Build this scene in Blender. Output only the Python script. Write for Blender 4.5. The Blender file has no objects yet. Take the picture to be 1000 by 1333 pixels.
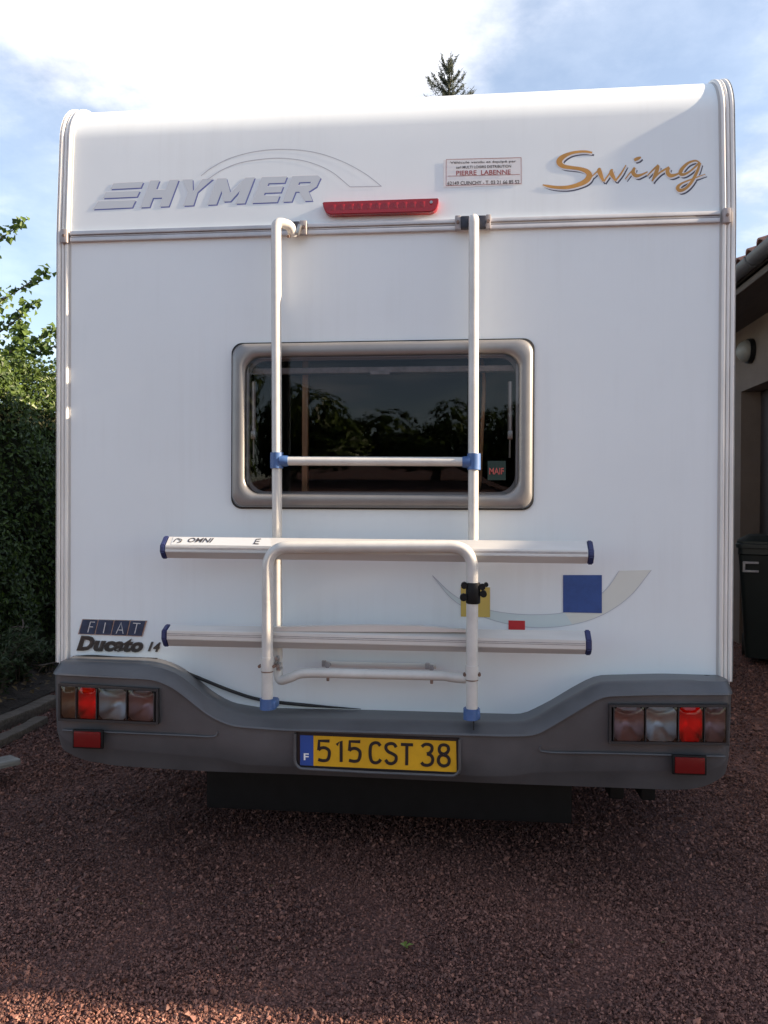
import bpy, bmesh, math, random
import numpy as np
from mathutils import Vector, Matrix
random.seed(7); rng = np.random.default_rng(7)
S0 = bpy.context.scene
COL = S0.collection
PI = math.pi

# ------------------------------------------------------------------ camera
CAM = Vector((0.290, -2.743, 1.32))
YAW, PITCH, ROLL, F = math.radians(5.79), math.radians(-0.412), math.radians(0.278), 1030.0
_cy, _sy, _cp, _sp = math.cos(YAW), math.sin(YAW), math.cos(PITCH), math.sin(PITCH)
FW = Vector((-_sy*_cp, _cy*_cp, _sp)); _r = Vector((_cy, _sy, 0)); _u = _r.cross(FW)
RT = _r*math.cos(ROLL) + _u*math.sin(ROLL); UP = -_r*math.sin(ROLL) + _u*math.cos(ROLL)
cd = bpy.data.cameras.new('camera'); cam = bpy.data.objects.new('camera', cd); COL.objects.link(cam)
cam.matrix_world = Matrix(((RT.x, UP.x, -FW.x, CAM.x), (RT.y, UP.y, -FW.y, CAM.y), (RT.z, UP.z, -FW.z, CAM.z), (0, 0, 0, 1)))
cd.sensor_fit = 'VERTICAL'; cd.sensor_height = 32.0; cd.lens = 32.0*F/1333.0
cd.clip_start = 0.05; cd.clip_end = 3000
S0.camera = cam

def ray(px, py): return FW + RT*((px-500)/F) - UP*((py-666.5)/F)
def P(px, py, y): d = ray(px, py); return CAM + d*((y-CAM.y)/d.y)          # measured pixel -> point on the plane y
def PX(px, py, x): d = ray(px, py); return CAM + d*((x-CAM.x)/d.x)         # ... on the plane x
def G(px, py, z=0.0): d = ray(px, py); return CAM + d*((z-CAM.z)/d.z)      # ... on the ground
def D(px, py, dep): return CAM + ray(px, py)*dep

# ------------------------------------------------------------------ sky, sun, exposure
SUN_EL, SUN_AZ = math.radians(21.5), math.radians(-0.45)      # azimuth from +X, a little towards the camera
SD = Vector((math.cos(SUN_EL)*math.cos(SUN_AZ), math.cos(SUN_EL)*math.sin(SUN_AZ), math.sin(SUN_EL)))
w = bpy.data.worlds.new('World'); S0.world = w; w.use_nodes = True
nt = w.node_tree; nt.nodes.clear(); N = nt.nodes.new; L = nt.links.new
out = N('ShaderNodeOutputWorld'); bg = N('ShaderNodeBackground'); bg.inputs[1].default_value = 0.08
sky = N('ShaderNodeTexSky'); sky.sky_type = 'NISHITA'; sky.sun_disc = False
sky.sun_elevation = SUN_EL; sky.sun_rotation = math.radians(90) - SUN_AZ
sky.air_density = 1.0; sky.dust_density = 0.6; sky.ozone_density = 1.2
tc = N('ShaderNodeTexCoord'); sep = N('ShaderNodeSeparateXYZ'); L(tc.outputs['Generated'], sep.inputs[0])
def M(op, a, b=None, c=None):
    n = N('ShaderNodeMath'); n.operation = op
    for i, v in enumerate((a, b, c)):
        if v is None: continue
        if isinstance(v, (int, float)): n.inputs[i].default_value = v
        else: L(v, n.inputs[i])
    return n.outputs[0]
zz = M('ADD', M('MAXIMUM', sep.outputs[2], 0.0), 0.22)
cmb = N('ShaderNodeCombineXYZ'); L(M('DIVIDE', sep.outputs[0], zz), cmb.inputs[0]); L(M('DIVIDE', sep.outputs[1], zz), cmb.inputs[1])
cmb.inputs[2].default_value = 3.3
def noise(scale, det, rough, vec):
    n = N('ShaderNodeTexNoise'); n.inputs['Scale'].default_value = scale; n.inputs['Detail'].default_value = det
    n.inputs['Roughness'].default_value = rough; L(vec, n.inputs['Vector']); return n.outputs['Fac']
n1 = noise(1.5, 9, 0.58, cmb.outputs[0]); n2 = noise(5.0, 6, 0.6, cmb.outputs[0])
def blob(px, py, r, amp):
    d = ray(px, py).normalized(); v = N('ShaderNodeVectorMath'); v.operation = 'DISTANCE'
    nv = N('ShaderNodeVectorMath'); nv.operation = 'NORMALIZE'; L(tc.outputs['Generated'], nv.inputs[0])
    L(nv.outputs[0], v.inputs[0]); v.inputs[1].default_value = d
    mr = N('ShaderNodeMapRange'); mr.interpolation_type = 'SMOOTHSTEP'; L(v.outputs['Value'], mr.inputs[0])
    mr.inputs[1].default_value = 0; mr.inputs[2].default_value = r; mr.inputs[3].default_value = amp; mr.inputs[4].default_value = 0
    return mr.outputs[0]
cov = M('ADD', M('ADD', M('ADD', blob(330, 30, 0.30, 0.30), blob(520, 60, 0.16, 0.12)), blob(120, 70, .14, .10)), blob(990, 270, 0.14, 0.16))
cov = M('ADD', cov, M('ADD', blob(850, 60, 0.2, -0.10), blob(60, 190, .12, -.08)))
f = M('ADD', M('ADD', n1, cov), M('MULTIPLY', n2, 0.16))
cr = N('ShaderNodeMapRange'); cr.interpolation_type = 'SMOOTHSTEP'; L(f, cr.inputs[0])
cr.inputs[1].default_value = 0.56; cr.inputs[2].default_value = 0.86; cr.inputs[3].default_value = 0.27
cc = N('ShaderNodeMix'); cc.data_type = 'RGBA'; nr_ = N('ShaderNodeMapRange'); L(M('ADD', M('MULTIPLY', n2, .5), M('MULTIPLY', n1, .5)), nr_.inputs[0]); nr_.inputs[1].default_value = .44; nr_.inputs[2].default_value = .66; L(nr_.outputs[0], cc.inputs[0])
cc.inputs[6].default_value = (3.3, 3.45, 3.9, 1); cc.inputs[7].default_value = (6.4, 6.4, 6.6, 1)
mx = N('ShaderNodeMix'); mx.data_type = 'RGBA'; L(cr.outputs[0], mx.inputs[0]); L(sky.outputs[0], mx.inputs[6]); L(cc.outputs[2], mx.inputs[7])
L(mx.outputs[2], bg.inputs[0]); L(bg.outputs[0], out.inputs[0])
sl = bpy.data.lights.new('sun', 'SUN'); sl.energy = 5.0; sl.angle = math.radians(0.6); sl.color = (1.0, 0.80, 0.58)
so = bpy.data.objects.new('sun', sl); COL.objects.link(so); so.rotation_euler = SD.to_track_quat('Z', 'Y').to_euler()
S0.view_settings.view_transform = 'Standard'; S0.view_settings.look = 'None'
S0.view_settings.exposure = 1.76; S0.view_settings.gamma = 1.0; S0.view_settings.use_curve_mapping = False

# ------------------------------------------------------------------ materials
def bsdf(name, col, rough=0.5, metal=0.0, coat=0.0, spec=None, trans=0.0):
    m = bpy.data.materials.new(name); m.use_nodes = True; b = m.node_tree.nodes['Principled BSDF']
    b.inputs['Base Color'].default_value = (*col, 1); b.inputs['Roughness'].default_value = rough; b.inputs['Metallic'].default_value = metal
    b.inputs['Coat Weight'].default_value = coat; b.inputs['Coat Roughness'].default_value = 0.08
    b.inputs['Transmission Weight'].default_value = trans
    if spec is not None: b.inputs['Specular IOR Level'].default_value = spec
    return m
def vary(m, col, amount=0.25, scale=6.0, detail=6.0, bump=0.0, bscale=60.0, dist=0.002, rvar=0.0, col2=None, stretch=None):
    """object-space noise in the base colour, roughness and relief"""
    t = m.node_tree; b = t.nodes['Principled BSDF']; n = t.nodes.new; l = t.links.new
    tx = n('ShaderNodeTexCoord'); src = tx.outputs['Object']
    if stretch:
        mp = n('ShaderNodeMapping'); mp.inputs['Scale'].default_value = stretch; l(src, mp.inputs[0]); src = mp.outputs[0]
    no = n('ShaderNodeTexNoise'); no.inputs['Scale'].default_value = scale; no.inputs['Detail'].default_value = detail; no.inputs['Roughness'].default_value = 0.62
    l(src, no.inputs['Vector'])
    cr_ = n('ShaderNodeValToRGB'); e = cr_.color_ramp.elements; e[0].position = 0.32; e[1].position = 0.68
    e[0].color = (*(c*(1-amount) for c in col), 1); e[1].color = (*(col2 or tuple(min(1, c*(1+amount)) for c in col)), 1)
    l(no.outputs['Fac'], cr_.inputs[0]); l(cr_.outputs[0], b.inputs['Base Color'])
    if rvar:
        mr = n('ShaderNodeMapRange'); r0 = b.inputs['Roughness'].default_value
        mr.inputs[3].default_value = max(0.02, r0-rvar); mr.inputs[4].default_value = r0+rvar; l(no.outputs['Fac'], mr.inputs[0]); l(mr.outputs[0], b.inputs['Roughness'])
    if bump:
        nb = n('ShaderNodeTexNoise'); nb.inputs['Scale'].default_value = bscale; nb.inputs['Detail'].default_value = 5; l(src, nb.inputs['Vector'])
        bp = n('ShaderNodeBump'); bp.inputs['Strength'].default_value = bump; bp.inputs['Distance'].default_value = dist
        l(nb.outputs['Fac'], bp.inputs['Height']); l(bp.outputs[0], b.inputs['Normal'])
    return m
def tone_mat(name, c0, c1, rough=0.6, transl=0.0, spec=0.4, bump=0.0):
    """colour between c0 and c1 from the per-piece attribute 'tone'"""
    m = bsdf(name, c0, rough, spec=spec); t = m.node_tree; b = t.nodes['Principled BSDF']; n = t.nodes.new; l = t.links.new
    at = n('ShaderNodeAttribute'); at.attribute_name = 'tone'
    mx_ = n('ShaderNodeMix'); mx_.data_type = 'RGBA'; mx_.inputs[6].default_value = (*c0, 1); mx_.inputs[7].default_value = (*c1, 1)
    l(at.outputs['Fac'], mx_.inputs[0]); l(mx_.outputs[2], b.inputs['Base Color'])
    if transl:
        tr = n('ShaderNodeBsdfTranslucent'); l(mx_.outputs[2], tr.inputs[0]); ms = n('ShaderNodeMixShader'); ms.inputs[0].default_value = transl
        l(b.outputs[0], ms.inputs[1]); l(tr.outputs[0], ms.inputs[2]); l(ms.outputs[0], t.nodes['Material Output'].inputs[0])
    return m
def tinted(name, tint, ior=1.49, rough=0.02, tcol=None):
    """tinted see-through acrylic: fresnel gloss over a coloured transparency"""
    m = bpy.data.materials.new(name); m.use_nodes = True; t = m.node_tree; t.nodes.clear(); n = t.nodes.new; l = t.links.new
    o = n('ShaderNodeOutputMaterial'); tr = n('ShaderNodeBsdfTransparent'); tr.inputs[0].default_value = (*tint, 1)
    g = n('ShaderNodeBsdfGlossy'); g.inputs['Roughness'].default_value = rough; g.inputs['Color'].default_value = (1, 1, 1, 1)
    fr = n('ShaderNodeFresnel'); fr.inputs['IOR'].default_value = ior; ms = n('ShaderNodeMixShader')
    l(fr.outputs[0], ms.inputs[0]); l(tr.outputs[0], ms.inputs[1]); l(g.outputs[0], ms.inputs[2]); l(ms.outputs[0], o.inputs[0])
    return m
K = {}
K['paint'] = vary(bsdf('white gelcoat', (.755, .80, .82), .32, spec=.5), (.755, .80, .82), .022, 1.6, 7, bump=.06, bscale=2.2, dist=.01, rvar=.06)
def streaks(m):
    t = m.node_tree; b = t.nodes['Principled BSDF']; n = t.nodes.new; l = t.links.new; src = b.inputs['Base Color'].links[0].from_socket
    tx = n('ShaderNodeTexCoord'); mp = n('ShaderNodeMapping'); mp.inputs['Scale'].default_value = (34, 3, 1.3); l(tx.outputs['Object'], mp.inputs[0])
    a = n('ShaderNodeTexNoise'); a.inputs['Scale'].default_value = 1.0; a.inputs['Detail'].default_value = 7; a.inputs['Roughness'].default_value = .65; l(mp.outputs[0], a.inputs['Vector'])
    g = n('ShaderNodeTexNoise'); g.inputs['Scale'].default_value = 2.4; g.inputs['Detail'].default_value = 5; l(tx.outputs['Object'], g.inputs['Vector'])
    pr = n('ShaderNodeMath'); pr.operation = 'MULTIPLY'; l(a.outputs['Fac'], pr.inputs[0]); l(g.outputs['Fac'], pr.inputs[1])
    r = n('ShaderNodeMapRange'); r.inputs[1].default_value = .26; r.inputs[2].default_value = .46; r.inputs[4].default_value = .09; l(pr.outputs[0], r.inputs[0])
    x = n('ShaderNodeMix'); x.data_type = 'RGBA'; l(r.outputs[0], x.inputs[0]); l(src, x.inputs[6]); x.inputs[7].default_value = (.40, .39, .35, 1); l(x.outputs[2], b.inputs['Base Color'])
streaks(K['paint'])
K['trim'] = vary(bsdf('pale alloy trim', (.74, .72, .69), .42, .15), (.74, .72, .69), .10, 9, 8, stretch=(1, 1, .3))
K['trimdark'] = bsdf('trim insert', (.46, .45, .44), .5)
K['railtrim'] = vary(bsdf('grey trim rail', (.52, .52, .54), .4, .25), (.52, .52, .54), .12, 8, 8)
K['capgrey'] = vary(bsdf('moulded grey plastic', (.34, .31, .31), .5), (.34, .31, .31), .2, 40)
K['bumper'] = vary(bsdf('slate grey bumper plastic', (.080, .080, .086), .38, spec=.5), (.080, .080, .086), .22, 4, 9, bump=.18, bscale=420, dist=.0006, rvar=.08)
K['black'] = vary(bsdf('black plastic', (.006, .006, .0065), .6, spec=.25), (.006, .006, .0065), .3, 18, bump=.1, bscale=200, dist=.0006)
K['rubber'] = vary(bsdf('rubber', (.02, .02, .021), .75), (.02, .02, .021), .3, 20)
K['frame'] = vary(bsdf('champagne window frame', (.25, .242, .238), .36, .4), (.25, .242, .238), .07, 10, 6, bump=.05, bscale=200, dist=.0005)
K['pole'] = vary(bsdf('white coated tube', (.57, .56, .535), .3, 0, coat=.25), (.57, .56, .535), .10, 12, 9, rvar=.08)
K['alu'] = vary(bsdf('brushed aluminium', (.66, .645, .62), .40, .40), (.66, .645, .62), .10, 14, 8, rvar=.08, stretch=(.15, 1, 1))
K['blue'] = vary(bsdf('blue plastic', (.055, .12, .29), .42), (.055, .12, .29), .16, 30, rvar=.08)
K['navy'] = vary(bsdf('navy end cap', (.022, .03, .105), .42), (.022, .03, .105), .2, 30)
K['clampdark'] = vary(bsdf('dark clamp plastic', (.022, .023, .036), .45), (.022, .023, .036), .3, 60); K['steel'] = vary(bsdf('zinc steel', (.40, .39, .38), .38, .9), (.40, .39, .38), .2, 60)
K['rust'] = vary(bsdf('stained steel', (.22, .15, .12), .6, .5), (.22, .15, .12), .4, 60)
K['redlens'] = bsdf('red lens bar', (.30, .006, .011), .22, coat=.2); K['redcat'] = bsdf('red reflector', (.13, .004, .006), .2, spec=.35)
K['sticker'] = bsdf('sticker film', (.70, .69, .70), .4)
K['ink'] = bsdf('dark ink', (.045, .04, .045), .5); K['inkred'] = bsdf('red ink', (.30, .06, .07), .5)
K['silver'] = bsdf('silver film', (.56, .58, .60), .35, .15); K['white'] = bsdf('white film', (.80, .80, .81), .4)
K['logoblue'] = bsdf('blue film', (.13, .15, .38), .4); K['logogrey'] = bsdf('grey film', (.30, .31, .38), .4)
K['arc'] = bsdf('grey line film', (.42, .44, .50), .5)
K['gold'] = vary(bsdf('orange film', (.50, .25, .05), .4), (.50, .25, .05), .18, 18)
K['shadowfilm'] = bsdf('dark blue film', (.05, .05, .085), .4)
K['yellowfilm'] = bsdf('yellow film', (.55, .40, .10), .42); K['redfilm'] = bsdf('red film', (.50, .025, .03), .42)
K['bluefilm'] = vary(bsdf('royal blue film', (.028, .075, .25), .38), (.028, .075, .25), .12, 30)
K['swoosha'] = bsdf('pale green film', (.58, .66, .67), .42); K['swooshb'] = bsdf('pale sand film', (.65, .66, .61), .42)
K['badge'] = vary(bsdf('badge tile', (.018, .042, .085), .24, coat=.2), (.018, .042, .085), .3, 30); K['chrome'] = bsdf('worn chrome', (.50, .50, .51), .25, .9)
K['gunmetal'] = vary(bsdf('gunmetal lettering', (.085, .083, .08), .3, .6), (.085, .083, .08), .4, 60)
K['plate'] = vary(bsdf('amber number plate', (.62, .335, .013), .38), (.62, .335, .013), .08, 20); K['plateblue'] = bsdf('plate blue', (.02, .07, .30), .35)
K['plateink'] = bsdf('plate ink', (.012, .010, .012), .4)
K['pane'] = tinted('smoked acrylic', (.74, .71, .70), 1.42, .022)
K['interior'] = vary(bsdf('dark cabin lining', (.010, .0085, .008), .9, spec=.1), (.010, .0085, .008), .3, 3)
K['wood'] = vary(bsdf('varnished cabin wood', (.46, .27, .14), .4), (.46, .27, .14), .25, 10, stretch=(8, 8, .7))
K['lensred'] = tinted('clear red lens', (.95, .016, .02), 1.5, .06)
K['lenssmoke'] = tinted('smoked lens', (.44, .34, .345), 1.5, .06); K['lensclear'] = tinted('clear lens', (.52, .53, .545), 1.5, .06)
K['lensamber'] = tinted('smoked amber lens', (.42, .31, .24), 1.5, .06)
K['reflector'] = bsdf('mirror bowl', (.84, .84, .84), .33, 1.0)
K['housing'] = bsdf('lamp housing', (.022, .021, .023), .5)
K['soil'] = vary(bsdf('dark soil', (.045, .032, .025), .9), (.045, .032, .025), .45, 9, 9, bump=.8, bscale=40, dist=.03)
K['timber'] = vary(bsdf('weathered timber', (.125, .10, .082), .85), (.125, .10, .082), .4, 14, 8, bump=.6, bscale=20, dist=.006, stretch=(5, .6, 5))
K['plank'] = vary(bsdf('grey board', (.24, .225, .205), .8), (.24, .225, .205), .3, 14, 8, bump=.4, bscale=30, dist=.003, stretch=(1, 6, 6))
K['bark'] = vary(bsdf('bark', (.10, .08, .062), .9), (.10, .08, .062), .4, 22, bump=.6, bscale=60, dist=.008)
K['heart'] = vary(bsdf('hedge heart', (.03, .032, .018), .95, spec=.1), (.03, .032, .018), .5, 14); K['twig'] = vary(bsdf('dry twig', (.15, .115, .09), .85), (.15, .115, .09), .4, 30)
K['render'] = vary(bsdf('tan wall plaster', (.145, .105, .080), .88), (.145, .105, .080), .12, 3, 9, bump=.5, bscale=90, dist=.004)
K['tile'] = vary(bsdf('brown clay tile', (.17, .085, .068), .75), (.17, .085, .068), .35, 7, 8, bump=.3, bscale=60, dist=.003)
K['gutter'] = vary(bsdf('dark zinc gutter', (.075, .08, .09), .45, .4), (.075, .08, .09), .2, 8)
K['soffit'] = vary(bsdf('dark eaves board', (.05, .036, .03), .7), (.05, .036, .03), .3, 8, stretch=(8, .5, 8))
K['door'] = vary(bsdf('dark garage board', (.04, .03, .027), .6), (.04, .03, .027), .3, 8, stretch=(8, 8, .5))
K['bin'] = vary(bsdf('dark green bin plastic', (.006, .010, .0085), .45), (.006, .010, .0085), .2, 12, bump=.08, bscale=120, dist=.0008)
K['globe'] = bsdf('frosted lamp glass', (.22, .205, .18), .4, spec=.3)
K['tyre'] = bsdf('tyre rubber', (.018, .018, .018), .8)
K['laurel'] = tone_mat('hedge leaf', (.020, .042, .010), (.105, .155, .022), .42, .22)
K['hazel'] = tone_mat('tree leaf', (.045, .085, .018), (.11, .17, .035), .5, .35)
K['weed'] = tone_mat('weed leaf', (.028, .05, .018), (.075, .10, .04), .55, .2)
K['needle'] = tone_mat('spruce needle', (.030, .046, .034), (.075, .095, .058), .6, .1)
K['deadleaf'] = tone_mat('fallen leaf', (.07, .045, .025), (.18, .12, .05), .7)
K['greenleaf'] = bsdf('fresh leaf', (.13, .17, .03), .5)
K['stone'] = tone_mat('crushed red stone', (.052, .021, .018), (.36, .165, .12), .62, spec=.45)

# ------------------------------------------------------------------ mesh helpers
def link(name, me, mat=None, parent=None):
    o = bpy.data.objects.new(name, me); COL.objects.link(o)
    if mat is not None and me is not None: me.materials.append(mat)
    if parent is not None: o.parent = parent; o.matrix_parent_inverse = Matrix.Translation(-wloc(parent))
    return o
def wloc(o): return o.location.copy() if o.type == 'EMPTY' and o.parent is None else Vector((0, 0, 0))
def obj(name, bm, mat, parent=None, smooth=35, kind=None):
    me = bpy.data.meshes.new(name); bm.to_mesh(me); bm.free()
    if smooth:
        me.shade_smooth()
        try: me.set_sharp_from_angle(angle=math.radians(smooth))
        except Exception: pass
    o = link(name, me, mat, parent)
    if kind: o['kind'] = kind
    return o
def thing(name, label, cat, loc=(0, 0, 0), group=None):
    o = bpy.data.objects.new(name, None); COL.objects.link(o); o.location = loc; o.empty_display_size = .1
    return tag(o, label, cat, group)
def tag(o, label, cat, group=None):
    o['label'] = label; o['category'] = cat
    if group: o['group'] = group
    return o
def nb(): return bmesh.new()
def box(bm, c, s, bev=0.0, rot=None, seg=2):
    r = bmesh.ops.create_cube(bm, size=1.0); vs = r['verts']
    for v in vs: v.co = Vector((v.co.x*s[0], v.co.y*s[1], v.co.z*s[2]))
    if bev:
        es = list({e for v in vs for e in v.link_edges})
        q = bmesh.ops.bevel(bm, geom=es, offset=bev, segments=seg, affect='EDGES', profile=.6)
        vs = list({v for f_ in q['faces'] for v in f_.verts} | {v for v in vs if v.is_valid})
    for v in vs:
        co = v.co
        if rot is not None: co = rot @ co
        v.co = co + Vector(c)
    return vs
def prism(bm, pts, d):
    """closed outline pts (3-D, planar) swept by the vector d"""
    d = Vector(d); a = [bm.verts.new(p) for p in pts]; b = [bm.verts.new(Vector(p)+d) for p in pts]; n = len(pts)
    bm.faces.new(a); bm.faces.new(b[::-1])
    for i in range(n): bm.faces.new((a[i], b[i], b[(i+1) % n], a[(i+1) % n]))
    return a + b
def fixn(bm): bmesh.ops.recalc_face_normals(bm, faces=bm.faces); return bm
def tube(bm, pts, r, seg=12, caps=True, r2=None):
    pts = [Vector(p) for p in pts]; n = len(pts)
    rs = [r]*n if not hasattr(r, '__len__') else list(r)
    up = Vector((0, 0, 1)); rings = []; prev = None
    for i, p in enumerate(pts):
        t = (pts[min(i+1, n-1)] - pts[max(i-1, 0)]).normalized()
        if prev is None:
            a = up if abs(t.z) < .9 else Vector((1, 0, 0)); x = (a - t*a.dot(t)).normalized()
        else: x = (prev - t*prev.dot(t)).normalized()
        prev = x; yv = t.cross(x)
        rings.append([bm.verts.new(p + (x*math.cos(2*PI*k/seg) + yv*math.sin(2*PI*k/seg))*rs[i]) for k in range(seg)])
    for i in range(n-1):
        for k in range(seg): bm.faces.new((rings[i][k], rings[i+1][k], rings[i+1][(k+1) % seg], rings[i][(k+1) % seg]))
    if caps:
        bm.faces.new(rings[0]); bm.faces.new(rings[-1][::-1])
    return rings
def fillet(pts, r, n=8):
    """round the inner corners of a polyline"""
    pts = [Vector(p) for p in pts]; o = [pts[0]]
    for i in range(1, len(pts)-1):
        a, b, c = pts[i-1], pts[i], pts[i+1]; u = (a-b).normalized(); v = (c-b).normalized()
        q = min(r, (a-b).length*.48, (c-b).length*.48)
        for k in range(n+1):
            t = k/n; o.append((b+u*q)*(1-t)**2 + b*2*t*(1-t) + (b+v*q)*t*t)
    o.append(pts[-1]); return o
def catmull(pts, n=8):
    q = [Vector(p) for p in pts]; q = [q[0]*2-q[1]] + q + [q[-1]*2-q[-2]]; o = []
    for i in range(1, len(q)-2):
        for k in range(n):
            t = k/n; p0, p1, p2, p3 = q[i-1:i+3]
            o.append(.5*((2*p1) + (p2-p0)*t + (2*p0-5*p1+4*p2-p3)*t*t + (3*p1-p0-3*p2+p3)*t**3))
    o.append(q[-2]); return o
def rrect(x0, x1, z0, z1, r, n=6):
    o = []
    for cx, cz, a0 in ((x1-r, z1-r, 0), (x0+r, z1-r, 90), (x0+r, z0+r, 180), (x1-r, z0+r, 270)):
        for k in range(n+1):
            a = math.radians(a0 + 90*k/n); o.append((cx+r*math.cos(a), cz+r*math.sin(a)))
    return o
def cyl(bm, a, b, r, seg=14): return tube(bm, [a, b], r, seg)

# ------------------------------------------------------------------ the rear wall's profile and decals laid on it
Z0, D0, RA, LEAN = 0, .368, .165, .065
Z0 = P(515, 300, 0).z + .005
def prof(z):
    if z <= Z0: return 0.0
    d = min(z-Z0, D0+RA); y = LEAN*d*d/(d+.04)
    if d > D0: y += RA*(1-math.sqrt(max(0, 1-((d-D0)/RA)**2)))
    return y
def SF(px, py, off=0.0):
    y = 0.0
    for _ in range(6): p = P(px, py, y); y = prof(p.z)
    e = .002; nrm = Vector((0, -1, (prof(p.z+e)-prof(p.z-e))/(2*e))).normalized()
    return p + nrm*off
def flat(y0):
    return lambda px, py, off=0.0: P(px, py, y0-off)
def decal(name, polys, mat, parent, surf=SF, off=.0012, thick=0.0, cut=None, step=0.0, smooth=0):
    """polys: outlines in the photograph's pixel grid, laid on a surface as film (or raised by thick)"""
    bm = nb()
    for i, poly in enumerate(polys):
        b2 = bmesh.new(); vs = [b2.verts.new((p[0], p[1], 0)) for p in poly]
        if len(vs) < 3: b2.free(); continue
        b2.faces.new(vs)
        if len(vs) > 4: bmesh.ops.triangulate(b2, faces=b2.faces)
        if cut:
            lo = min(p[1] for p in poly); hi = max(p[1] for p in poly); q = lo+cut
            while q < hi:
                bmesh.ops.bisect_plane(b2, geom=list(b2.verts)+list(b2.edges)+list(b2.faces), plane_co=(0, q, 0), plane_no=(0, 1, 0)); q += cut
        m = {v: bm.verts.new(surf(v.co.x, v.co.y, off+step*i)) for v in b2.verts}
        for f_ in b2.faces:
            try: bm.faces.new([m[v] for v in f_.verts])
            except ValueError: pass
        b2.free()
    bm.normal_update()
    for f_ in bm.faces:
        if f_.normal.y > 0: f_.normal_flip()
    if thick:
        r = bmesh.ops.extrude_face_region(bm, geom=list(bm.faces))
        for v in r['geom']:
            if isinstance(v, bmesh.types.BMVert): v.co.y -= thick
        fixn(bm)
    return obj(name, bm, mat, parent, smooth)
def ribbon(pts, wid, n=6, closed=False, rnd=False):
    """quads along a smooth 2-D path; wid one number or one per control point"""
    if not hasattr(wid, '__len__'): wid = [wid]*len(pts)
    c = catmull([(p[0], p[1], q) for p, q in zip(pts, wid)], n) if n > 1 else [Vector((p[0], p[1], q)) for p, q in zip(pts, wid)]
    L_, R_ = [], []
    for i, p in enumerate(c):
        a = c[max(i-1, 0)]; b = c[min(i+1, len(c)-1)]
        if closed and i in (0, len(c)-1): a, b = c[-2], c[1]
        t = Vector((b.x-a.x, b.y-a.y)); t = t.normalized() if t.length > 1e-6 else Vector((1, 0)); nn = Vector((-t.y, t.x))
        L_.append((p.x+nn.x*p.z/2, p.y+nn.y*p.z/2)); R_.append((p.x-nn.x*p.z/2, p.y-nn.y*p.z/2))
    if rnd:
        def cap(i, j):
            p, q = c[i], c[j]; t = Vector((p.x-q.x, p.y-q.y)).normalized(); nn = Vector((-t.y, t.x)); r = p.z/2
            return [(p.x+t.x*r*math.sin(a)+nn.x*r*math.cos(a), p.y+t.y*r*math.sin(a)+nn.y*r*math.cos(a)) for a in [PI*k/8 for k in range(9)]]
        caps = [cap(0, 1), cap(-1, -2)]
    else: caps = []
    return [[L_[i], L_[i+1], R_[i+1], R_[i]] for i in range(len(c)-1)] + caps
def shifted(polys, dx, dy): return [[(x+dx, y+dy) for x, y in p] for p in polys]
def text_polys(body, quad, bold=0.0, shear=0.0, spacing=1.0):
    """built-in font outlines fitted into the pixel quad (lower-left, lower-right, upper-right, upper-left of the ink)"""
    cu = bpy.data.curves.new('lettering', 'FONT'); cu.body = body; cu.offset = bold; cu.shear = shear; cu.fill_mode = 'FRONT'; cu.resolution_u = 3
    cu.space_character = spacing
    o = bpy.data.objects.new('lettering', cu); COL.objects.link(o)
    dg = bpy.context.evaluated_depsgraph_get(); me = o.evaluated_get(dg).to_mesh()
    v = np.array([(q.co.x, q.co.y) for q in me.vertices]); polys = [list(p.vertices) for p in me.polygons]
    lo, hi = v.min(0), v.max(0); uv = (v-lo)/(hi-lo); a, b, c, d = [np.array(q, float) for q in quad]
    pp = [(a*(1-s)+b*s)*(1-t) + (d*(1-s)+c*s)*t for s, t in uv]
    o.evaluated_get(dg).to_mesh_clear(); bpy.data.objects.remove(o); bpy.data.curves.remove(cu)
    return [[tuple(pp[i]) for i in p] for p in polys]
def npmesh(name, co, faces, mat, parent=None, tone=None, smooth=False, kind=None):
    me = bpy.data.meshes.new(name); nv, nf = len(co), len(faces); k = faces.shape[1]
    me.vertices.add(nv); me.vertices.foreach_set('co', co.astype(np.float32).ravel())
    me.loops.add(nf*k); me.loops.foreach_set('vertex_index', faces.astype(np.int32).ravel())
    me.polygons.add(nf); me.polygons.foreach_set('loop_start', np.arange(0, nf*k, k, dtype=np.int32))
    if tone is not None:
        a = me.attributes.new('tone', 'FLOAT', 'POINT'); a.data.foreach_set('value', tone.astype(np.float32))
    me.update(calc_edges=True); me.validate()
    me.polygons.foreach_set('use_smooth', np.full(nf, smooth))
    o = link(name, me, mat, parent)
    if kind: o['kind'] = kind
    return o
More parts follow.
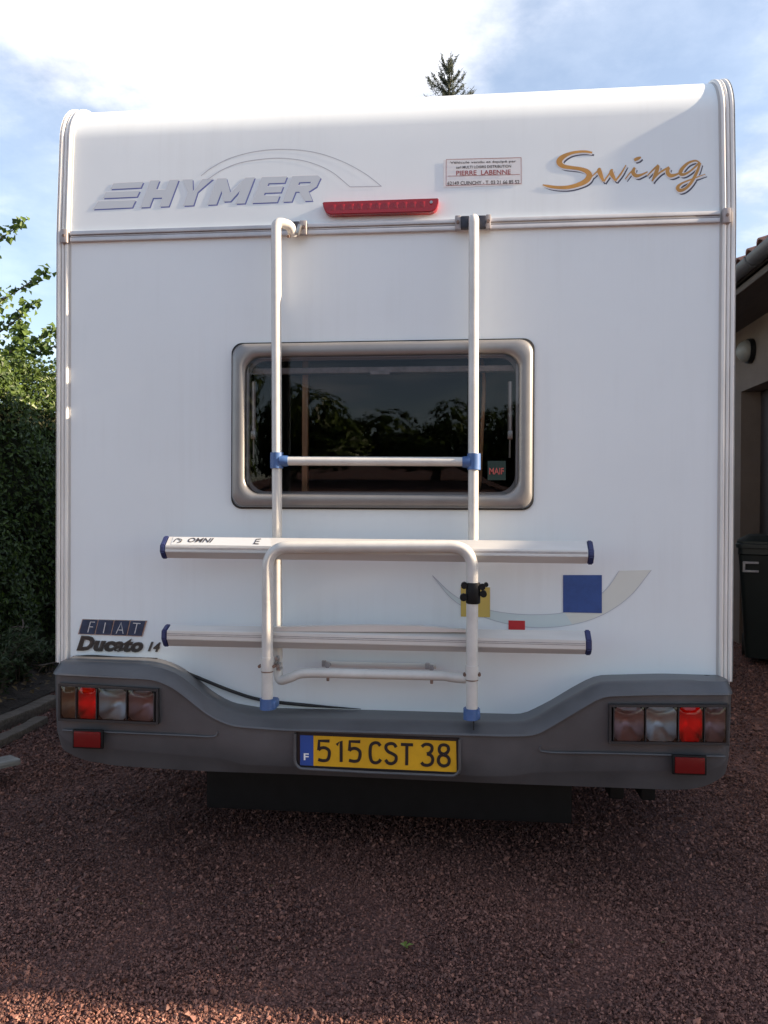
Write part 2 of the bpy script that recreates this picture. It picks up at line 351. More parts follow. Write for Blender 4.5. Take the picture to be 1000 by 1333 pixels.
def leaves(name, pos, nrm, length, width, mat, parent=None, tone=None, droop=0.0, kind=None, axis=None):
    """folded rhombic leaves at pos, facing roughly nrm"""
    n = len(pos); nrm = nrm/np.linalg.norm(nrm, axis=1, keepdims=True)
    a = rng.normal(size=(n, 3)) if axis is None else axis + rng.normal(size=(n, 3))*.35
    a[:, 2] -= droop; a -= nrm*(a*nrm).sum(1, keepdims=True); a /= np.linalg.norm(a, axis=1, keepdims=True)
    b = np.cross(nrm, a); ln = (length*rng.uniform(.65, 1.25, n))[:, None]; wd = (width*rng.uniform(.7, 1.2, n))[:, None]
    base = pos - a*ln*.5; tip = pos + a*ln*.5 - nrm*ln*.08
    l1 = pos + b*wd*.5 + nrm*wd*.18 - a*ln*.06; r1 = pos - b*wd*.5 + nrm*wd*.18 - a*ln*.06
    co = np.stack([base, l1, tip, r1], 1).reshape(-1, 3); i = np.arange(n)[:, None]*4
    fc = np.concatenate([i+np.array([[0, 2, 1]]), i+np.array([[0, 3, 2]])], 0)
    t = rng.uniform(0, 1, n) if tone is None else np.clip(tone, 0, 1)
    return npmesh(name, co, fc, mat, parent, np.repeat(t, 4), kind=kind)

# ================================================================== GROUND
def ground():
    bm = nb()
    bmesh.ops.create_grid(bm, x_segments=2, y_segments=2, size=600)
    m = bsdf('gravel bed', (.06, .035, .03), .85); t = m.node_tree; b = t.nodes['Principled BSDF']; n = t.nodes.new; l = t.links.new
    tx = n('ShaderNodeTexCoord'); v = n('ShaderNodeTexVoronoi'); v.inputs['Scale'].default_value = 95; l(tx.outputs['Object'], v.inputs['Vector'])
    no = n('ShaderNodeTexNoise'); no.inputs['Scale'].default_value = 1.3; no.inputs['Detail'].default_value = 6; l(tx.outputs['Object'], no.inputs['Vector'])
    sx = n('ShaderNodeSeparateColor'); l(v.outputs['Color'], sx.inputs[0])
    ad = n('ShaderNodeMath'); ad.operation = 'MULTIPLY_ADD'; ad.inputs[1].default_value = .6; l(no.outputs['Fac'], ad.inputs[2]); l(sx.outputs[0], ad.inputs[0])
    cr_ = n('ShaderNodeValToRGB'); e = cr_.color_ramp.elements; e[0].position = .35; e[1].position = 1.05
    e[0].color = (.030, .013, .012, 1); e[1].color = (.16, .073, .058, 1); l(ad.outputs[0], cr_.inputs[0]); l(cr_.outputs[0], b.inputs['Base Color'])
    bp = n('ShaderNodeBump'); bp.inputs['Strength'].default_value = .9; bp.inputs['Distance'].default_value = .008; bp.invert = True
    l(v.outputs['Distance'], bp.inputs['Height']); l(bp.outputs[0], b.inputs['Normal'])
    return obj('ground', bm, m, smooth=0, kind='structure')
GR = ground()
def gravel():
    zones = [(-1.75, 1.75, -.85, .3, 34000, .0061), (-2.0, 2.0, .3, 1.3, 12000, .0078), (-2.55, -.9, 1.0, 4.2, 6500, .010), (.9, 3.0, 1.0, 5.5, 3600, .0105),
             (-2.5, 3.2, -2.4, -.85, 2200, .010), (1.75, 3.2, -.75, 1.0, 2500, .012), (-2.6, -1.75, -.75, 1.0, 3500, .012)]
    octa = np.array([(1, 0, 0), (-1, 0, 0), (0, 1, 0), (0, -1, 0), (0, 0, 1), (0, 0, -1)], float)
    tri = np.array([(0, 2, 4), (2, 1, 4), (1, 3, 4), (3, 0, 4), (2, 0, 5), (1, 2, 5), (3, 1, 5), (0, 3, 5)])
    C_, T_, cnt = [], [], 0
    for x0, x1, y0, y1, den, size in zones:
        n = int((x1-x0)*(y1-y0)*den); cnt += n
        p = np.stack([rng.uniform(x0, x1, n), rng.uniform(y0, y1, n), np.zeros(n)], 1)
        s = size*np.exp(rng.normal(0, .34, n))*.62
        p[:, 2] = rng.uniform(-.1, .75, n)*s + .004*np.sin(p[:, 0]*9+2*np.sin(p[:, 1]*5)) + .003
        v = octa[None]*(1+rng.uniform(-.35, .35, (n, 6, 3))*1.0) + rng.uniform(-.22, .22, (n, 6, 3))
        v *= np.stack([rng.uniform(.8, 1.35, n), rng.uniform(.6, 1.0, n), rng.uniform(.4, .8, n)], 1)[:, None, :]*s[:, None, None]
        q = rng.normal(size=(n, 4)); q[:, 1:3] *= .45; q /= np.linalg.norm(q, axis=1, keepdims=True); w_, x, y, z = q.T
        R = np.stack([np.stack([1-2*(y*y+z*z), 2*(x*y-z*w_), 2*(x*z+y*w_)], 1), np.stack([2*(x*y+z*w_), 1-2*(x*x+z*z), 2*(y*z-x*w_)], 1), np.stack([2*(x*z-y*w_), 2*(y*z+x*w_), 1-2*(x*x+y*y)], 1)], 1)
        v = np.einsum('nij,nkj->nki', R, v) + p[:, None, :]
        C_.append(v.reshape(-1, 3)); t = np.clip(rng.beta(1.25, 3.2, n) + (rng.random(n) < .03)*.5 + .12*np.sin(p[:, 0]*2.1+1.3*np.sin(p[:, 1]*3.3+.7))*np.cos(p[:, 1]*2.7+p[:, 0]), 0, 1); T_.append(np.repeat(t, 6))
    fc = (np.arange(cnt)[:, None, None]*6 + tri[None]).reshape(-1, 3)
    npmesh('gravel', np.concatenate(C_), fc, K['stone'], None, np.concatenate(T_), kind='stuff')
gravel()

# ================================================================== MOTORHOME
W2 = 1.175
LEN = 5.4
van = thing('motorhome', 'white motorhome parked on reddish gravel, seen from behind', 'motorhome', (0, 0, 0))
# --- window opening
WX0, WX1 = P(304, 560, 0).x, P(693, 560, 0).x
WZ0, WZ1 = P(500, 661, 0).z, P(500, 446, 0).z
HX0, HX1, HZ0, HZ1 = WX0+.055, WX1-.055, WZ0+.05, WZ1-.05
def shell_profile():
    pts = [(prof(Z0+d), Z0+d) for d in (0, .03, .07, .12, .18, .24, .30, D0)]
    for k in range(1, 19): z = Z0+D0+RA*math.sin(PI/2*k/18); pts.append((prof(z), z))
    return pts
SP = shell_profile(); PA, ZTOP = SP[-1]; ZB = .50
def rear_wall():
    bm = nb()
    xs = sorted({-W2, HX0, HX1, W2} | {-W2 + 2*W2*i/24 for i in range(1, 24)}); zs = [ZB, .62, .80, HZ0, (HZ0+HZ1)/2, HZ1, Z0]
    rows = [(0.0, z) for z in zs] + [q for q in SP[1:]]
    V = [[bm.verts.new((x, y, z)) for x in xs] for y, z in rows]
    for j in range(len(rows)-1):
        for i in range(len(xs)-1):
            xm = (xs[i]+xs[i+1])/2; zm = (rows[j][1]+rows[j+1][1])/2
            if HX0 < xm < HX1 and HZ0 < zm < HZ1: continue
            bm.faces.new((V[j][i], V[j][i+1], V[j+1][i+1], V[j+1][i]))
    return obj('rear_wall', bm, K['paint'], van, 40)
rear_wall()
bm = nb()
for s in (-1, 1):                                                     # side walls follow the same profile
    pr = [(0.0, .74)] + [(0.0, Z0)] + SP[1:] + [(LEN, ZTOP), (LEN, ZB), (.9, ZB), (.9, .74)]
    vs = [bm.verts.new((s*(W2-.001), y+.001, z-.001)) for y, z in pr]; bm.faces.new(vs)
obj('side_wall', bm, K['paint'], van, 0)
bm = nb(); a = [bm.verts.new(p) for p in ((-W2, PA, ZTOP), (W2, PA, ZTOP), (W2, LEN, ZTOP), (-W2, LEN, ZTOP))]; bm.faces.new(a)
obj('roof', bm, K['paint'], van, 0)
bm = nb(); box(bm, (0, LEN/2+.1, ZB+.02), (2*W2-.02, LEN-.15, .04)); obj('floor_pan', bm, K['black'], van, 0)
bm = nb(); box(bm, (0, LEN-.02, (ZB+ZTOP)/2), (2*W2-.01, .03, ZTOP-ZB-.02)); obj('front_wall', bm, K['paint'], van, 0)
# cab ahead of the living box
bm = nb(); prism(bm, [(-.95, LEN, .35), (-.95, LEN, 2.0), (-.95, LEN+.55, 1.95), (-.95, LEN+1.15, 1.25), (-.95, LEN+1.6, 1.05), (-.95, LEN+1.65, .35)], (1.9, 0, 0)); fixn(bm)
obj('cab', bm, K['paint'], van, 30)
for y in (1.75, LEN+.7):
    for s in (-1, 1):
        bm = nb(); cyl(bm, (s*.98, y, .32), (s*.78, y, .32), .32, 28); t_ = obj('tyre', bm, K['tyre'], van, 40)
        bm = nb(); cyl(bm, (s*.984, y, .32), (s*.9, y, .32), .19, 20); obj('rim', bm, K['steel'], t_, 40)
# cabin interior behind the glass
bm = nb()
x0, x1, z0, z1, yb = HX0-.25, HX1+.25, HZ0-.2, HZ1+.2, 1.3
q = [bm.verts.new(p) for p in ((x0, .03, z0), (x1, .03, z0), (x1, .03, z1), (x0, .03, z1), (x0, yb, z0), (x1, yb, z0), (x1, yb, z1), (x0, yb, z1))]
for i in ((4, 5, 6, 7), (0, 1, 5, 4), (1, 2, 6, 5), (2, 3, 7, 6), (3, 0, 4, 7)): bm.faces.new([q[k] for k in i])
obj('cabin_lining', bm, K['interior'], van, 0)
bm = nb(); c = P(398, 560, .12); box(bm, (c.x, .12, (HZ0+HZ1)/2), (.022, .03, HZ1-HZ0+.1), .004); obj('cabin_post', bm, K['wood'], van)
bm = nb(); c0, c1 = P(628, 500, .14), P(624, 648, .14)
tube(bm, catmull([(c0.x-.004, .13, HZ1+.02), (c0.x+.006, .13, c0.z), (c0.x-.002, .13, (c0.z+c1.z)/2), (c1.x, .13, c1.z+.05), (c1.x-.015, .125, HZ0+.0)]), .007, 8); obj('curtain_edge', bm, K['wood'], van)
bm = nb(); c = P(500, 482, .05); box(bm, ((HX0+HX1)/2, .05, c.z), (HX1-HX0, .03, .022), .006)
c = P(495, 484, .03); box(bm, (c.x, .028, c.z-.004), (.07, .014, .014), .004); obj('blind_rail', bm, K['capgrey'], van)

# --- window
win = link('window', None, None, van); win.empty_display_size = .1
def ring(bm, sec, x0, x1, z0, z1, r, k=-.55):
    """rounded rectangular frame; sec = (inset, y) points across the section"""
    rings = []
    for ins, y in sec: rings.append([bm.verts.new((x, y, z)) for x, z in rrect(x0+ins, x1-ins, z0+ins, z1-ins, max(.012, r+ins*k), 7)])
    n = len(rings[0])
    for a, b in zip(rings, rings[1:]):
        for i in range(n): bm.faces.new((a[i], a[(i+1) % n], b[(i+1) % n], b[i]))
    fixn(bm)
bm = nb(); ring(bm, [(-.006, 0.0005), (-.006, -.006), (-.002, -.008), (.0, -.008)], WX0, WX1, WZ0, WZ1, .035); obj('seal', bm, K['rubber'], win, 40)
bm = nb(); ring(bm, [(0, -.0005), (.0, -.016), (.006, -.024), (.014, -.028), (.034, -.029), (.042, -.026), (.047, -.019), (.0475, .012), (.056, .014), (.056, .03)], WX0, WX1, WZ0, WZ1, .045, .25)
fr = obj('window_frame', bm, K['frame'], win, 50)
def pane():
    bm = nb(); nx, nz = 24, 12; X0, X1, Zl, Zh = WX0+.047, WX1-.047, WZ0+.047, WZ1-.047
    out_ = rrect(X0, X1, Zl, Zh, .056, 7); cx, cz = (X0+X1)/2, (Zl+Zh)/2; prev = None
    for k, s in enumerate((1, .94, .85, .7, .5, .25)):
        y = -.016 - .007*(1-s**3)
        cur = [bm.verts.new((cx+(x-cx)*s, y, cz+(z-cz)*s)) for x, z in out_]
        if prev:
            n = len(cur)
            for i in range(n): bm.faces.new((prev[i], prev[(i+1) % n], cur[(i+1) % n], cur[i]))
        prev = cur
    bm.faces.new(prev); fixn(bm); bm.normal_update()
    if sum(f_.normal.y for f_ in bm.faces) > 0:
        for f_ in bm.faces: f_.normal_flip()
    return obj('pane', bm, K['pane'], win, 60)
pane()
for px in (330.5, 664):
    a, b, c = P(px, 497, .0), P(px, 562, .0), P(px-.5, 596, .0)
    bm = nb(); cyl(bm, a, b, .0075, 10); st = obj('window_stay', bm, K['alu'], win)
    bm = nb(); cyl(bm, b, c, .0035, 8); box(bm, (b.x, b.y-.004, b.z-.012), (.018, .016, .03), .004); obj('stay_rod', bm, K['steel'], win)
q = [P(635, 625, -.0).x, P(658, 625, 0).x, P(640, 625, 0).z, P(640, 600, 0).z]
K['windowsticker'] = bsdf('dark green sticker', (.004, .022, .016), .5); K['stickred'] = bsdf('sticker letters', (.34, .07, .06), .5)
decal('window_sticker', [[(635, 625), (658.5, 625), (658.5, 600), (635, 600)]], K['windowsticker'], win, flat(-.0235), .001)
decal('sticker_lettering', text_polys('MAIF', [(637, 617.5), (656, 617.5), (656, 609), (637, 609)], .02), K['stickred'], win, flat(-.0255), .001)

# --- edge trims: three ribs over a strip, swept along the profile
TP = [(0.0, .60 if False else P(75, 856, 0).z-.01)] + [(0.0, z) for z in np.linspace(1.0, Z0, 6)] + SP[1:-1]
def sweep_strip(bm, x0, x1, path, h):
    prev = None
    for i, (y, z) in enumerate(path):
        a = path[max(i-1, 0)]; b = path[min(i+1, len(path)-1)]; t = Vector((0, b[0]-a[0], b[1]-a[1])).normalized(); n = Vector((0, -t.z, t.y))
        p = Vector((0, y, z)); xc, xr = (x0+x1)/2, (x1-x0)/2; hb = max(.001, h-.009)
        cur = [bm.verts.new(p+Vector((x0, 0, 0))-n*.01)]+[bm.verts.new(p+Vector((xc-xr*math.cos(PI*k/8), 0, 0))+n*(hb+(h-hb)*math.sin(PI*k/8)**.8)) for k in range(9)]+[bm.verts.new(p+Vector((x1, 0, 0))-n*.01)]
        if prev:
            for k in range(10): bm.faces.new((prev[k], prev[k+1], cur[k+1], cur[k]))
        else: bm.faces.new(cur)
        prev = cur
    bm.faces.new(prev[::-1]); fixn(bm)
for s in (-1, 1):
    xe = s*(W2+.004); xin = s*(W2-.044); zl = P(75, 857, 0).z-.012 if s < 0 else P(950, 884, 0).z-.006
    path = [(0.0, zl)] + TP[1:]
    bm = nb(); sweep_strip(bm, min(xe, xin), max(xe, xin), path, .004); et = obj('edge_trim', bm, K['trimdark'], van)
    for a, b, h in ((.0, .0148, .0125), (.0155, .0285, .0105), (.0292, .043, .0125)):
        u, v = s*(W2+.006-a), s*(W2+.006-b)
        bm = nb(); sweep_strip(bm, min(u, v), max(u, v), path, h); obj('trim_rib', bm, K['trim'], et)
    bm = nb()                                                        # return of the corner profile along the flank
    for y, z in path: pass
    u = s*(W2+.006); pts = path; pv = None
    for i, (y, z) in enumerate(pts):
        a = pts[max(i-1, 0)]; b = pts[min(i+1, len(pts)-1)]; t = Vector((0, b[0]-a[0], b[1]-a[1])).normalized(); n = Vector((0, -t.z, t.y)); p = Vector((u, y, z))
        cur = [bm.verts.new(p+n*.0125), bm.verts.new(p-n*.035), bm.verts.new(p-n*.035-Vector((s*.006, 0, 0)))]
        if pv:
            bm.faces.new((pv[0], pv[1], cur[1], cur[0])); bm.faces.new((pv[1], pv[2], cur[2], cur[1]))
        pv = cur
    obj('trim_flank', bm, K['trim'], et)
# dark gap of the lifted seal at the top corner
decal('seal_gap', ribbon([(941, 115), (944, 124), (946, 134), (946.3, 146)], [2, 3.4, 2.6, .8], 5), K['rubber'], van, SF, .006, cut=None)

# --- horizontal trim rail across the wall
za, zb_ = P(300, 296.5, 0).z, P(300, 309.5, 0).z
zt = (za+zb_)/2; hh = (za-zb_)/2
def hstrip(bm, x0, x1, zl, zh, d, bev=.002):
    box(bm, ((x0+x1)/2, -d/2+.0015, (zl+zh)/2), (x1-x0, d+.003, zh-zl), bev)
tx0, tx1 = -W2+.046, W2-.046
bm = nb(); hstrip(bm, tx0, tx1, zt-hh, zt+hh, .005); rail_t = obj('trim_rail', bm, K['trimdark'], van)
for lo, hi, d in ((-hh-.001, -hh+.0135, .014), (-hh+.0165, -hh+.021, .009), (-hh+.023, hh+.001, .015)):
    bm = nb(); hstrip(bm, tx0, tx1, zt+lo, zt+hi, d); obj('rail_rib', bm, K['railtrim'], rail_t)
for px, py in ((87, 310), (944, 286)):
    c = P(px, py, 0); bm = nb(); box(bm, (c.x, -.012, zt), (.026, .024, .05), .005); rc = obj('rail_cap', bm, K['capgrey'], van)
    bm = nb(); cyl(bm, (c.x, -.0235, zt), (c.x, -.027, zt), .005, 12); obj('screw', bm, K['rust'], rc)

# --- bumper
def ct(pts, y):                                                      # contour measured in the photograph -> z(x) on its plane
    w_ = [P(px, py, y) for px, py in pts]; xs = np.array([q.x for q in w_]); zs = np.array([q.z for q in w_])
    def f_(x):
        acc = 0
        for d in (-.024, -.012, 0, .012, .024): acc += np.interp(x+d, xs, zs)
        return acc/5
    return f_
BY = -.19
c_back = ct([(60, 852), (204, 856), (232, 866), (256, 883), (274, 900), (302, 915), (340, 921), (480, 924), (681, 930), (716, 913), (745, 895), (776, 879), (860, 877), (960, 880)], 0)
c_shelf = ct([(60, 864), (204, 869), (232, 879), (262, 904), (290, 927), (330, 937), (370, 939), (660, 944), (690, 942), (722, 922), (780, 890), (892, 888), (965, 889)], -.15)
c_cham = ct([(60, 878), (200, 885), (225, 895), (274, 934), (302, 946), (365, 951), (660, 959), (698, 958), (784, 907), (850, 905), (965, 905)], BY)
c_face = ct([(60, 952), (78, 966), (95, 975), (225, 986), (291, 992), (309, 999), (420, 1004), (640, 1015), (676, 1014), (694, 1010), (784, 1008), (930, 1008), (946, 1000), (962, 985)], BY)
c_lip = ct([(60, 962), (82, 980), (104, 991), (148, 999), (260, 1006), (400, 1011), (640, 1022), (888, 1031), (920, 1027), (946, 1012), (962, 1000)], -.15)
XB0, XB1 = P(72, 900, -.15).x, P(952, 930, -.15).x
def bumper_mesh():
    bm = nb(); R = .036
    xs = []
    for k in range(7): xs.append(XB0 + R*(1-math.cos(PI/2*k/6)))
    xs += list(np.linspace(XB0+R, XB1-R, 90))[1:-1]
    for k in range(6, -1, -1): xs.append(XB1 - R*(1-math.cos(PI/2*k/6)))
    secs = []
    for x in xs:
        e = min(x-XB0, XB1-x); pull = 0 if e >= R else R*(1-math.sqrt(max(0, 1-((R-e)/R)**2)))
        zb, zs_, zc, zf, zl = c_back(x), c_shelf(x), c_cham(x), c_face(x), c_lip(x)
        zl = min(zl, zf-.004)
        y = BY+pull
        sec = [(.02, zb), (min(0, -.11+pull), zb*.25+zs_*.75+.003), (-.142+pull, zs_+.002), (-.152+pull, zs_-.004), (y+.003, zc+.006), (y, zc), (y+.012, zc-.004), (y+.012, zc-.02), (y+.017, (zc+zf)/2), (y+.026, zf+.004), (y+.030, zf-.002), (y+.052, zl+.002), (y+.065, zl), (.02, zl)]
        secs.append([bm.verts.new((x, q[0], q[1])) for q in sec])
    n = len(secs[0])
    for a, b in zip(secs, secs[1:]):
        for i in range(n): bm.faces.new((a[i], a[(i+1) % n], b[(i+1) % n], b[i]))
    bm.faces.new(secs[0]); bm.faces.new(secs[-1][::-1]); fixn(bm); return bm
bump = obj('bumper', bumper_mesh(), K['bumper'], van, 32)
LL = dict(x0=P(76.5, 920, BY).x, x1=P(206, 920, BY).x, tl=P(78, 889.5, BY).z, tr=P(205, 897, BY).z, bl=P(78, 938, BY).z, br=P(205, 943, BY).z)
LR = dict(x0=P(793, 940, BY).x, x1=P(948.5, 940, BY).x, tl=P(793, 917, BY).z, tr=P(948, 917, BY).z, bl=P(793, 968, BY).z, br=P(948, 970, BY).z)
def cutter(pts, y0, y1):
    bm = nb(); prism(bm, [(x, y0, z) for x, z in pts], (0, y1-y0, 0)); fixn(bm)
    o = obj('cutter', bm, None, None, 0); m = bump.modifiers.new('cut', 'BOOLEAN'); m.operation = 'DIFFERENCE'; m.solver = 'EXACT'; m.object = o; return o
PLX0, PLX1 = P(375, 980, BY).x, P(603, 980, BY).x
pq = [(376, 951), (602, 959), (602, 1012), (376, 1000)]
cts = [cutter([(LL['x0'], LL['bl']), (LL['x1'], LL['br']), (LL['x1'], LL['tr']), (LL['x0'], LL['tl'])], -.4, -.12),
       cutter([(LR['x0'], LR['bl']), (LR['x1'], LR['br']), (LR['x1'], LR['tr']), (LR['x0'], LR['tl'])], -.4, -.12),
       cutter([(P(a, b, BY).x, P(a, b, BY).z) for a, b in ((384, 954), (598, 961.5), (598, 1009), (384, 999))], -.4, -.165)]
bpy.context.view_layer.update(); dg = bpy.context.evaluated_depsgraph_get()
me = bpy.data.meshes.new_from_object(bump.evaluated_get(dg)); bump.modifiers.clear(); bump.data = me
if not me.materials: me.materials.append(K['bumper'])
me.shade_smooth(); me.set_sharp_from_angle(angle=math.radians(32))
for o in cts: bpy.data.objects.remove(o)
# crease ribs, plate surround
for pts in ([(82, 950.5), (160, 954), (240, 957.5), (277, 959), (284, 953)], [(704, 970), (711, 979), (800, 981), (944, 985)]):
    bm = nb(); tube(bm, catmull([P(a, b, BY+.0145) for a, b in pts], 5), .0035, 8); obj('crease', bm, K['bumper'], bump)
bm = nb(); pts = [P(a, b, BY+.009) for a, b in ((384, 955), (384, 993), (390, 1000.5), (480, 1005.5), (592, 1010), (598.5, 1004), (598.5, 963))]
tube(bm, fillet(pts, .02, 5), .005, 8); obj('plate_surround', bm, K['bumper'], bump)
# rubber strip that sags along the foot of the wall
bm = nb(); tube(bm, catmull([P(a, b, -.012) for a, b in ((236, 873), (258, 882), (300, 899), (340, 911), (400, 918), (470, 923))], 5), [.006]*21+[.005, .004, .003, .002, .001], 8)
obj('seal_strip', bm, K['rubber'], van)
bm = nb(); tube(bm, catmull([P(a, b, -.02) for a, b in ((890, 881), (915, 880.5), (935, 884), (948, 889))], 5), [.003]*6+[.006]*4+[.004]*6, 8); obj('seal_strip', bm, K['rubber'], van)
bm = nb(); tube(bm, catmull([P(a, b, -.012) for a, b in ((95, 855), (120, 853.5), (160, 856), (205, 857.5))], 5), .003, 8); obj('seal_strip', bm, K['rubber'], van)

# --- tail lights
def tail_light(c, segs, mirror):
    t = link('tail_light', None, None, van); t.empty_display_size = .1
    X0, X1 = c['x0'], c['x1']
    top = lambda x: c['tl']+(c['tr']-c['tl'])*(x-X0)/(X1-X0)
    bot = lambda x: c['bl']+(c['br']-c['bl'])*(x-X0)/(X1-X0)
    bm = nb(); g = .008                                               # open housing: back and four lips
    def quad(*p): bm.faces.new([bm.verts.new(q) for q in p])
    box(bm, ((X0+X1)/2, -.124, (top((X0+X1)/2)+bot((X0+X1)/2))/2), (X1-X0-.002, .006, top(X0)-bot(X0)+.0))
    for (xa, za), (xb, zb2), w3 in (((X0, top(X0)), (X1, top(X1)), g), ((X0, bot(X0)+g), (X1, bot(X1)+g), g)):
        prism(bm, [(xa, BY-.004, za), (xb, BY-.004, zb2), (xb, BY-.004, zb2-w3), (xa, BY-.004, za-w3)], (0, .07, 0))
    for xa, xb in ((X0, X0+.007), (X1-.007, X1)):
        prism(bm, [(xa, BY-.003, top(xa)-g), (xb, BY-.003, top(xb)-g), (xb, BY-.003, bot(xb)+g), (xa, BY-.003, bot(xa)+g)], (0, .068, 0))
    fixn(bm); obj('lamp_housing', bm, K['housing'], t, 0)
    for a, b, mat in segs:
        xa, xb = X0+(X1-X0)*a+.0015, X0+(X1-X0)*b-.0015
        za, zb2, zc, zd = bot(xa)+g+.001, bot(xb)+g+.001, top(xb)-g-.001, top(xa)-g-.001
        bm = nb(); nx, nz = 6, 6; V = []
        for i in range(nx+1):
            row = []
            for j in range(nz+1):
                s, r = i/nx, j/nz; x = xa+(xb-xa)*s; z = (za+(zb2-za)*s)*(1-r)+(zd+(zc-zd)*s)*r
                e = max(abs(2*s-1), abs(2*r-1)); y = BY-.008+(.005 if e > .99 else 0)
                row.append(bm.verts.new((x, y, z)))
            V.append(row)
        for i in range(nx):
            for j in range(nz): bm.faces.new((V[i][j], V[i+1][j], V[i+1][j+1], V[i][j+1]))
        obj('lens', bm, K[mat], t, 30)
        bm = nb(); cx, cz = (xa+xb)/2, (za+zc)/2; rx, rz = (xb-xa)/2*.995, (zc-za)/2*.995; rows = []   # mirror bowl
        for k in range(9):
            q = k/8; row = []
            for m in range(20):
                an = 2*PI*m/20; cx_, cz_ = math.cos(an), math.sin(an); e = 1 if k < 8 else 1
                fq = (1-q) + q/max(abs(cx_), abs(cz_)); sx = cx_*fq*q; sz = cz_*fq*q
                row.append(bm.verts.new((cx+rx*sx, BY+.004+.055*(1-q*q)+(0.0), cz+rz*sz)))
            rows.append(row)
        for u, v in zip(rows, rows[1:]):
            for m in range(20):
                try: bm.faces.new((u[m], u[(m+1) % 20], v[(m+1) % 20], v[m]))
                except ValueError: pass
        bmesh.ops.remove_doubles(bm, verts=bm.verts, dist=1e-5); fixn(bm); obj('mirror_bowl', bm, K['reflector'], t, 60)
        bm = nb(); box(bm, ((xa if mirror else xb), BY+.02, cz), (.003, .05, zc-za-.004)); obj('divider', bm, K['housing'], t, 0)
tail_light(LL, [(.02, .185, 'lensamber'), (.19, .39, 'lensred'), (.40, .69, 'lensclear'), (.70, .965, 'lenssmoke')], False)
tail_light(LR, [(.035, .30, 'lenssmoke'), (.305, .575, 'lensclear'), (.58, .79, 'lensred'), (.795, .98, 'lenssmoke')], True)
for a in ((97.5, 132, 952.5, 971.5), (878, 917, 986, 1005.5)):
    bm = nb(); c0, c1 = P(a[0], a[3], BY-.003), P(a[1], a[2], BY-.003); box(bm, ((c0.x+c1.x)/2, BY-.001, (c0.z+c1.z)/2), (c1.x-c0.x+.014, .012, c1.z-c0.z+.012), .004)
    rb = obj('reflector_frame', bm, K['black'], van)
    bm = nb(); box(bm, ((c0.x+c1.x)/2, BY-.008, (c0.z+c1.z)/2), (c1.x-c0.x, .008, c1.z-c0.z), .003); obj('reflector', bm, K['redcat'], rb)

# --- number plate
PY = -.170
plq = [(390.5, 996), (595.5, 1005.5), (594.5, 964.5), (390.5, 956)]
pl = decal('number_plate', [[(386, 999), (598.5, 1009), (597.5, 961), (386, 952.5)]], K['plateink'], van, flat(PY), .001, .002)
decal('plate_face', [[(408.2, 996.8), (594.5, 1005.2), (593.8, 964.8), (408.2, 957.6)]], K['plate'], pl, flat(PY-.004), .0005)
decal('plate_band', [[(390.8, 996), (408, 996.8), (408, 957.6), (390.8, 957)]], K['plateblue'], pl, flat(PY-.004), .0005)
decal('plate_letter', text_polys('F', [(395.5, 989.5), (402, 989.8), (402, 980.8), (395.5, 980.5)], .02), K['white'], pl, flat(PY-.005), .0005)
def zp(pts): return [(370+x/3.448, 920+y/3.448) for x, y in pts]
WG = 4.1
def gl(*strokes, wid=WG):
    o = []
    for st in strokes:
        n = st[0]; o += ribbon(zp(st[1:]), wid, n, rnd=False)
    return o
five = lambda x, y: ((1, (x+55, y+7), (x+8, y+6), (x+6, y+48)), (6, (x+5, y+47), (x+18, y+38), (x+36, y+38), (x+52, y+50), (x+53, y+73), (x+45, y+91), (x+26, y+95), (x+4, y+90)))
G8 = [gl(*five(149, 147)),
      gl((1, (236, 172), (256, 154), (256, 248))),
      gl(*five(287, 150)),
      gl((6, (432, 176), (422, 164), (406, 162), (391, 172), (386, 195), (387, 225), (394, 245), (410, 252), (425, 247), (434, 236))),
      gl((6, (503, 182), (494, 169), (477, 165), (460, 172), (457, 187), (468, 202), (488, 212), (502, 224), (500, 244), (484, 255), (466, 252), (455, 238))),
      gl((1, (524, 169), (579, 171)), (1, (551, 176), (550, 263))),
      gl((6, (618, 180), (630, 170), (648, 169), (662, 178), (663, 195), (652, 208), (640, 211)), (6, (641, 212), (658, 218), (667, 234), (662, 254), (645, 263), (626, 260), (616, 250))),
      gl((6, (715, 213), (700, 205), (696, 190), (703, 175), (718, 171), (733, 177), (738, 192), (731, 206), (715, 213.5)), (6, (715, 216), (699, 222), (692, 240), (699, 258), (717, 266), (735, 259), (741, 242), (733, 224), (715, 216.5)))]
for g_ in G8: decal('plate_letter', g_, K['plateink'], pl, flat(PY-.005), .0005, step=.00002)

# --- third brake light
bm = nb(); q = [(421.5, 266.5), (571.5, 261.5), (570.5, 270), (568, 276.5), (562, 279.5), (432, 283), (426, 280.5), (423, 274)]
vs = [SF(a, b, -.006) for a, b in q]; prism(bm, vs, (0, -.034, 0)); fixn(bm)
bmesh.ops.bevel(bm, geom=[e for e in bm.edges], offset=.003, segments=2, affect='EDGES'); bl = obj('brake_light', bm, K['redlens'], van, 50)
bm = nb()
for i in range(11):
    c = SF(436+i*11.5, 274.8-i*.42, .0266); box(bm, c, (.016, .004, .022), .002)
obj('light_facets', bm, K['redlens'], bl)
c = SF(562, 268.5, .031); bm = nb(); cyl(bm, c, c+Vector((0, -.003, 0)), .005, 10); obj('screw', bm, K['steel'], bl)

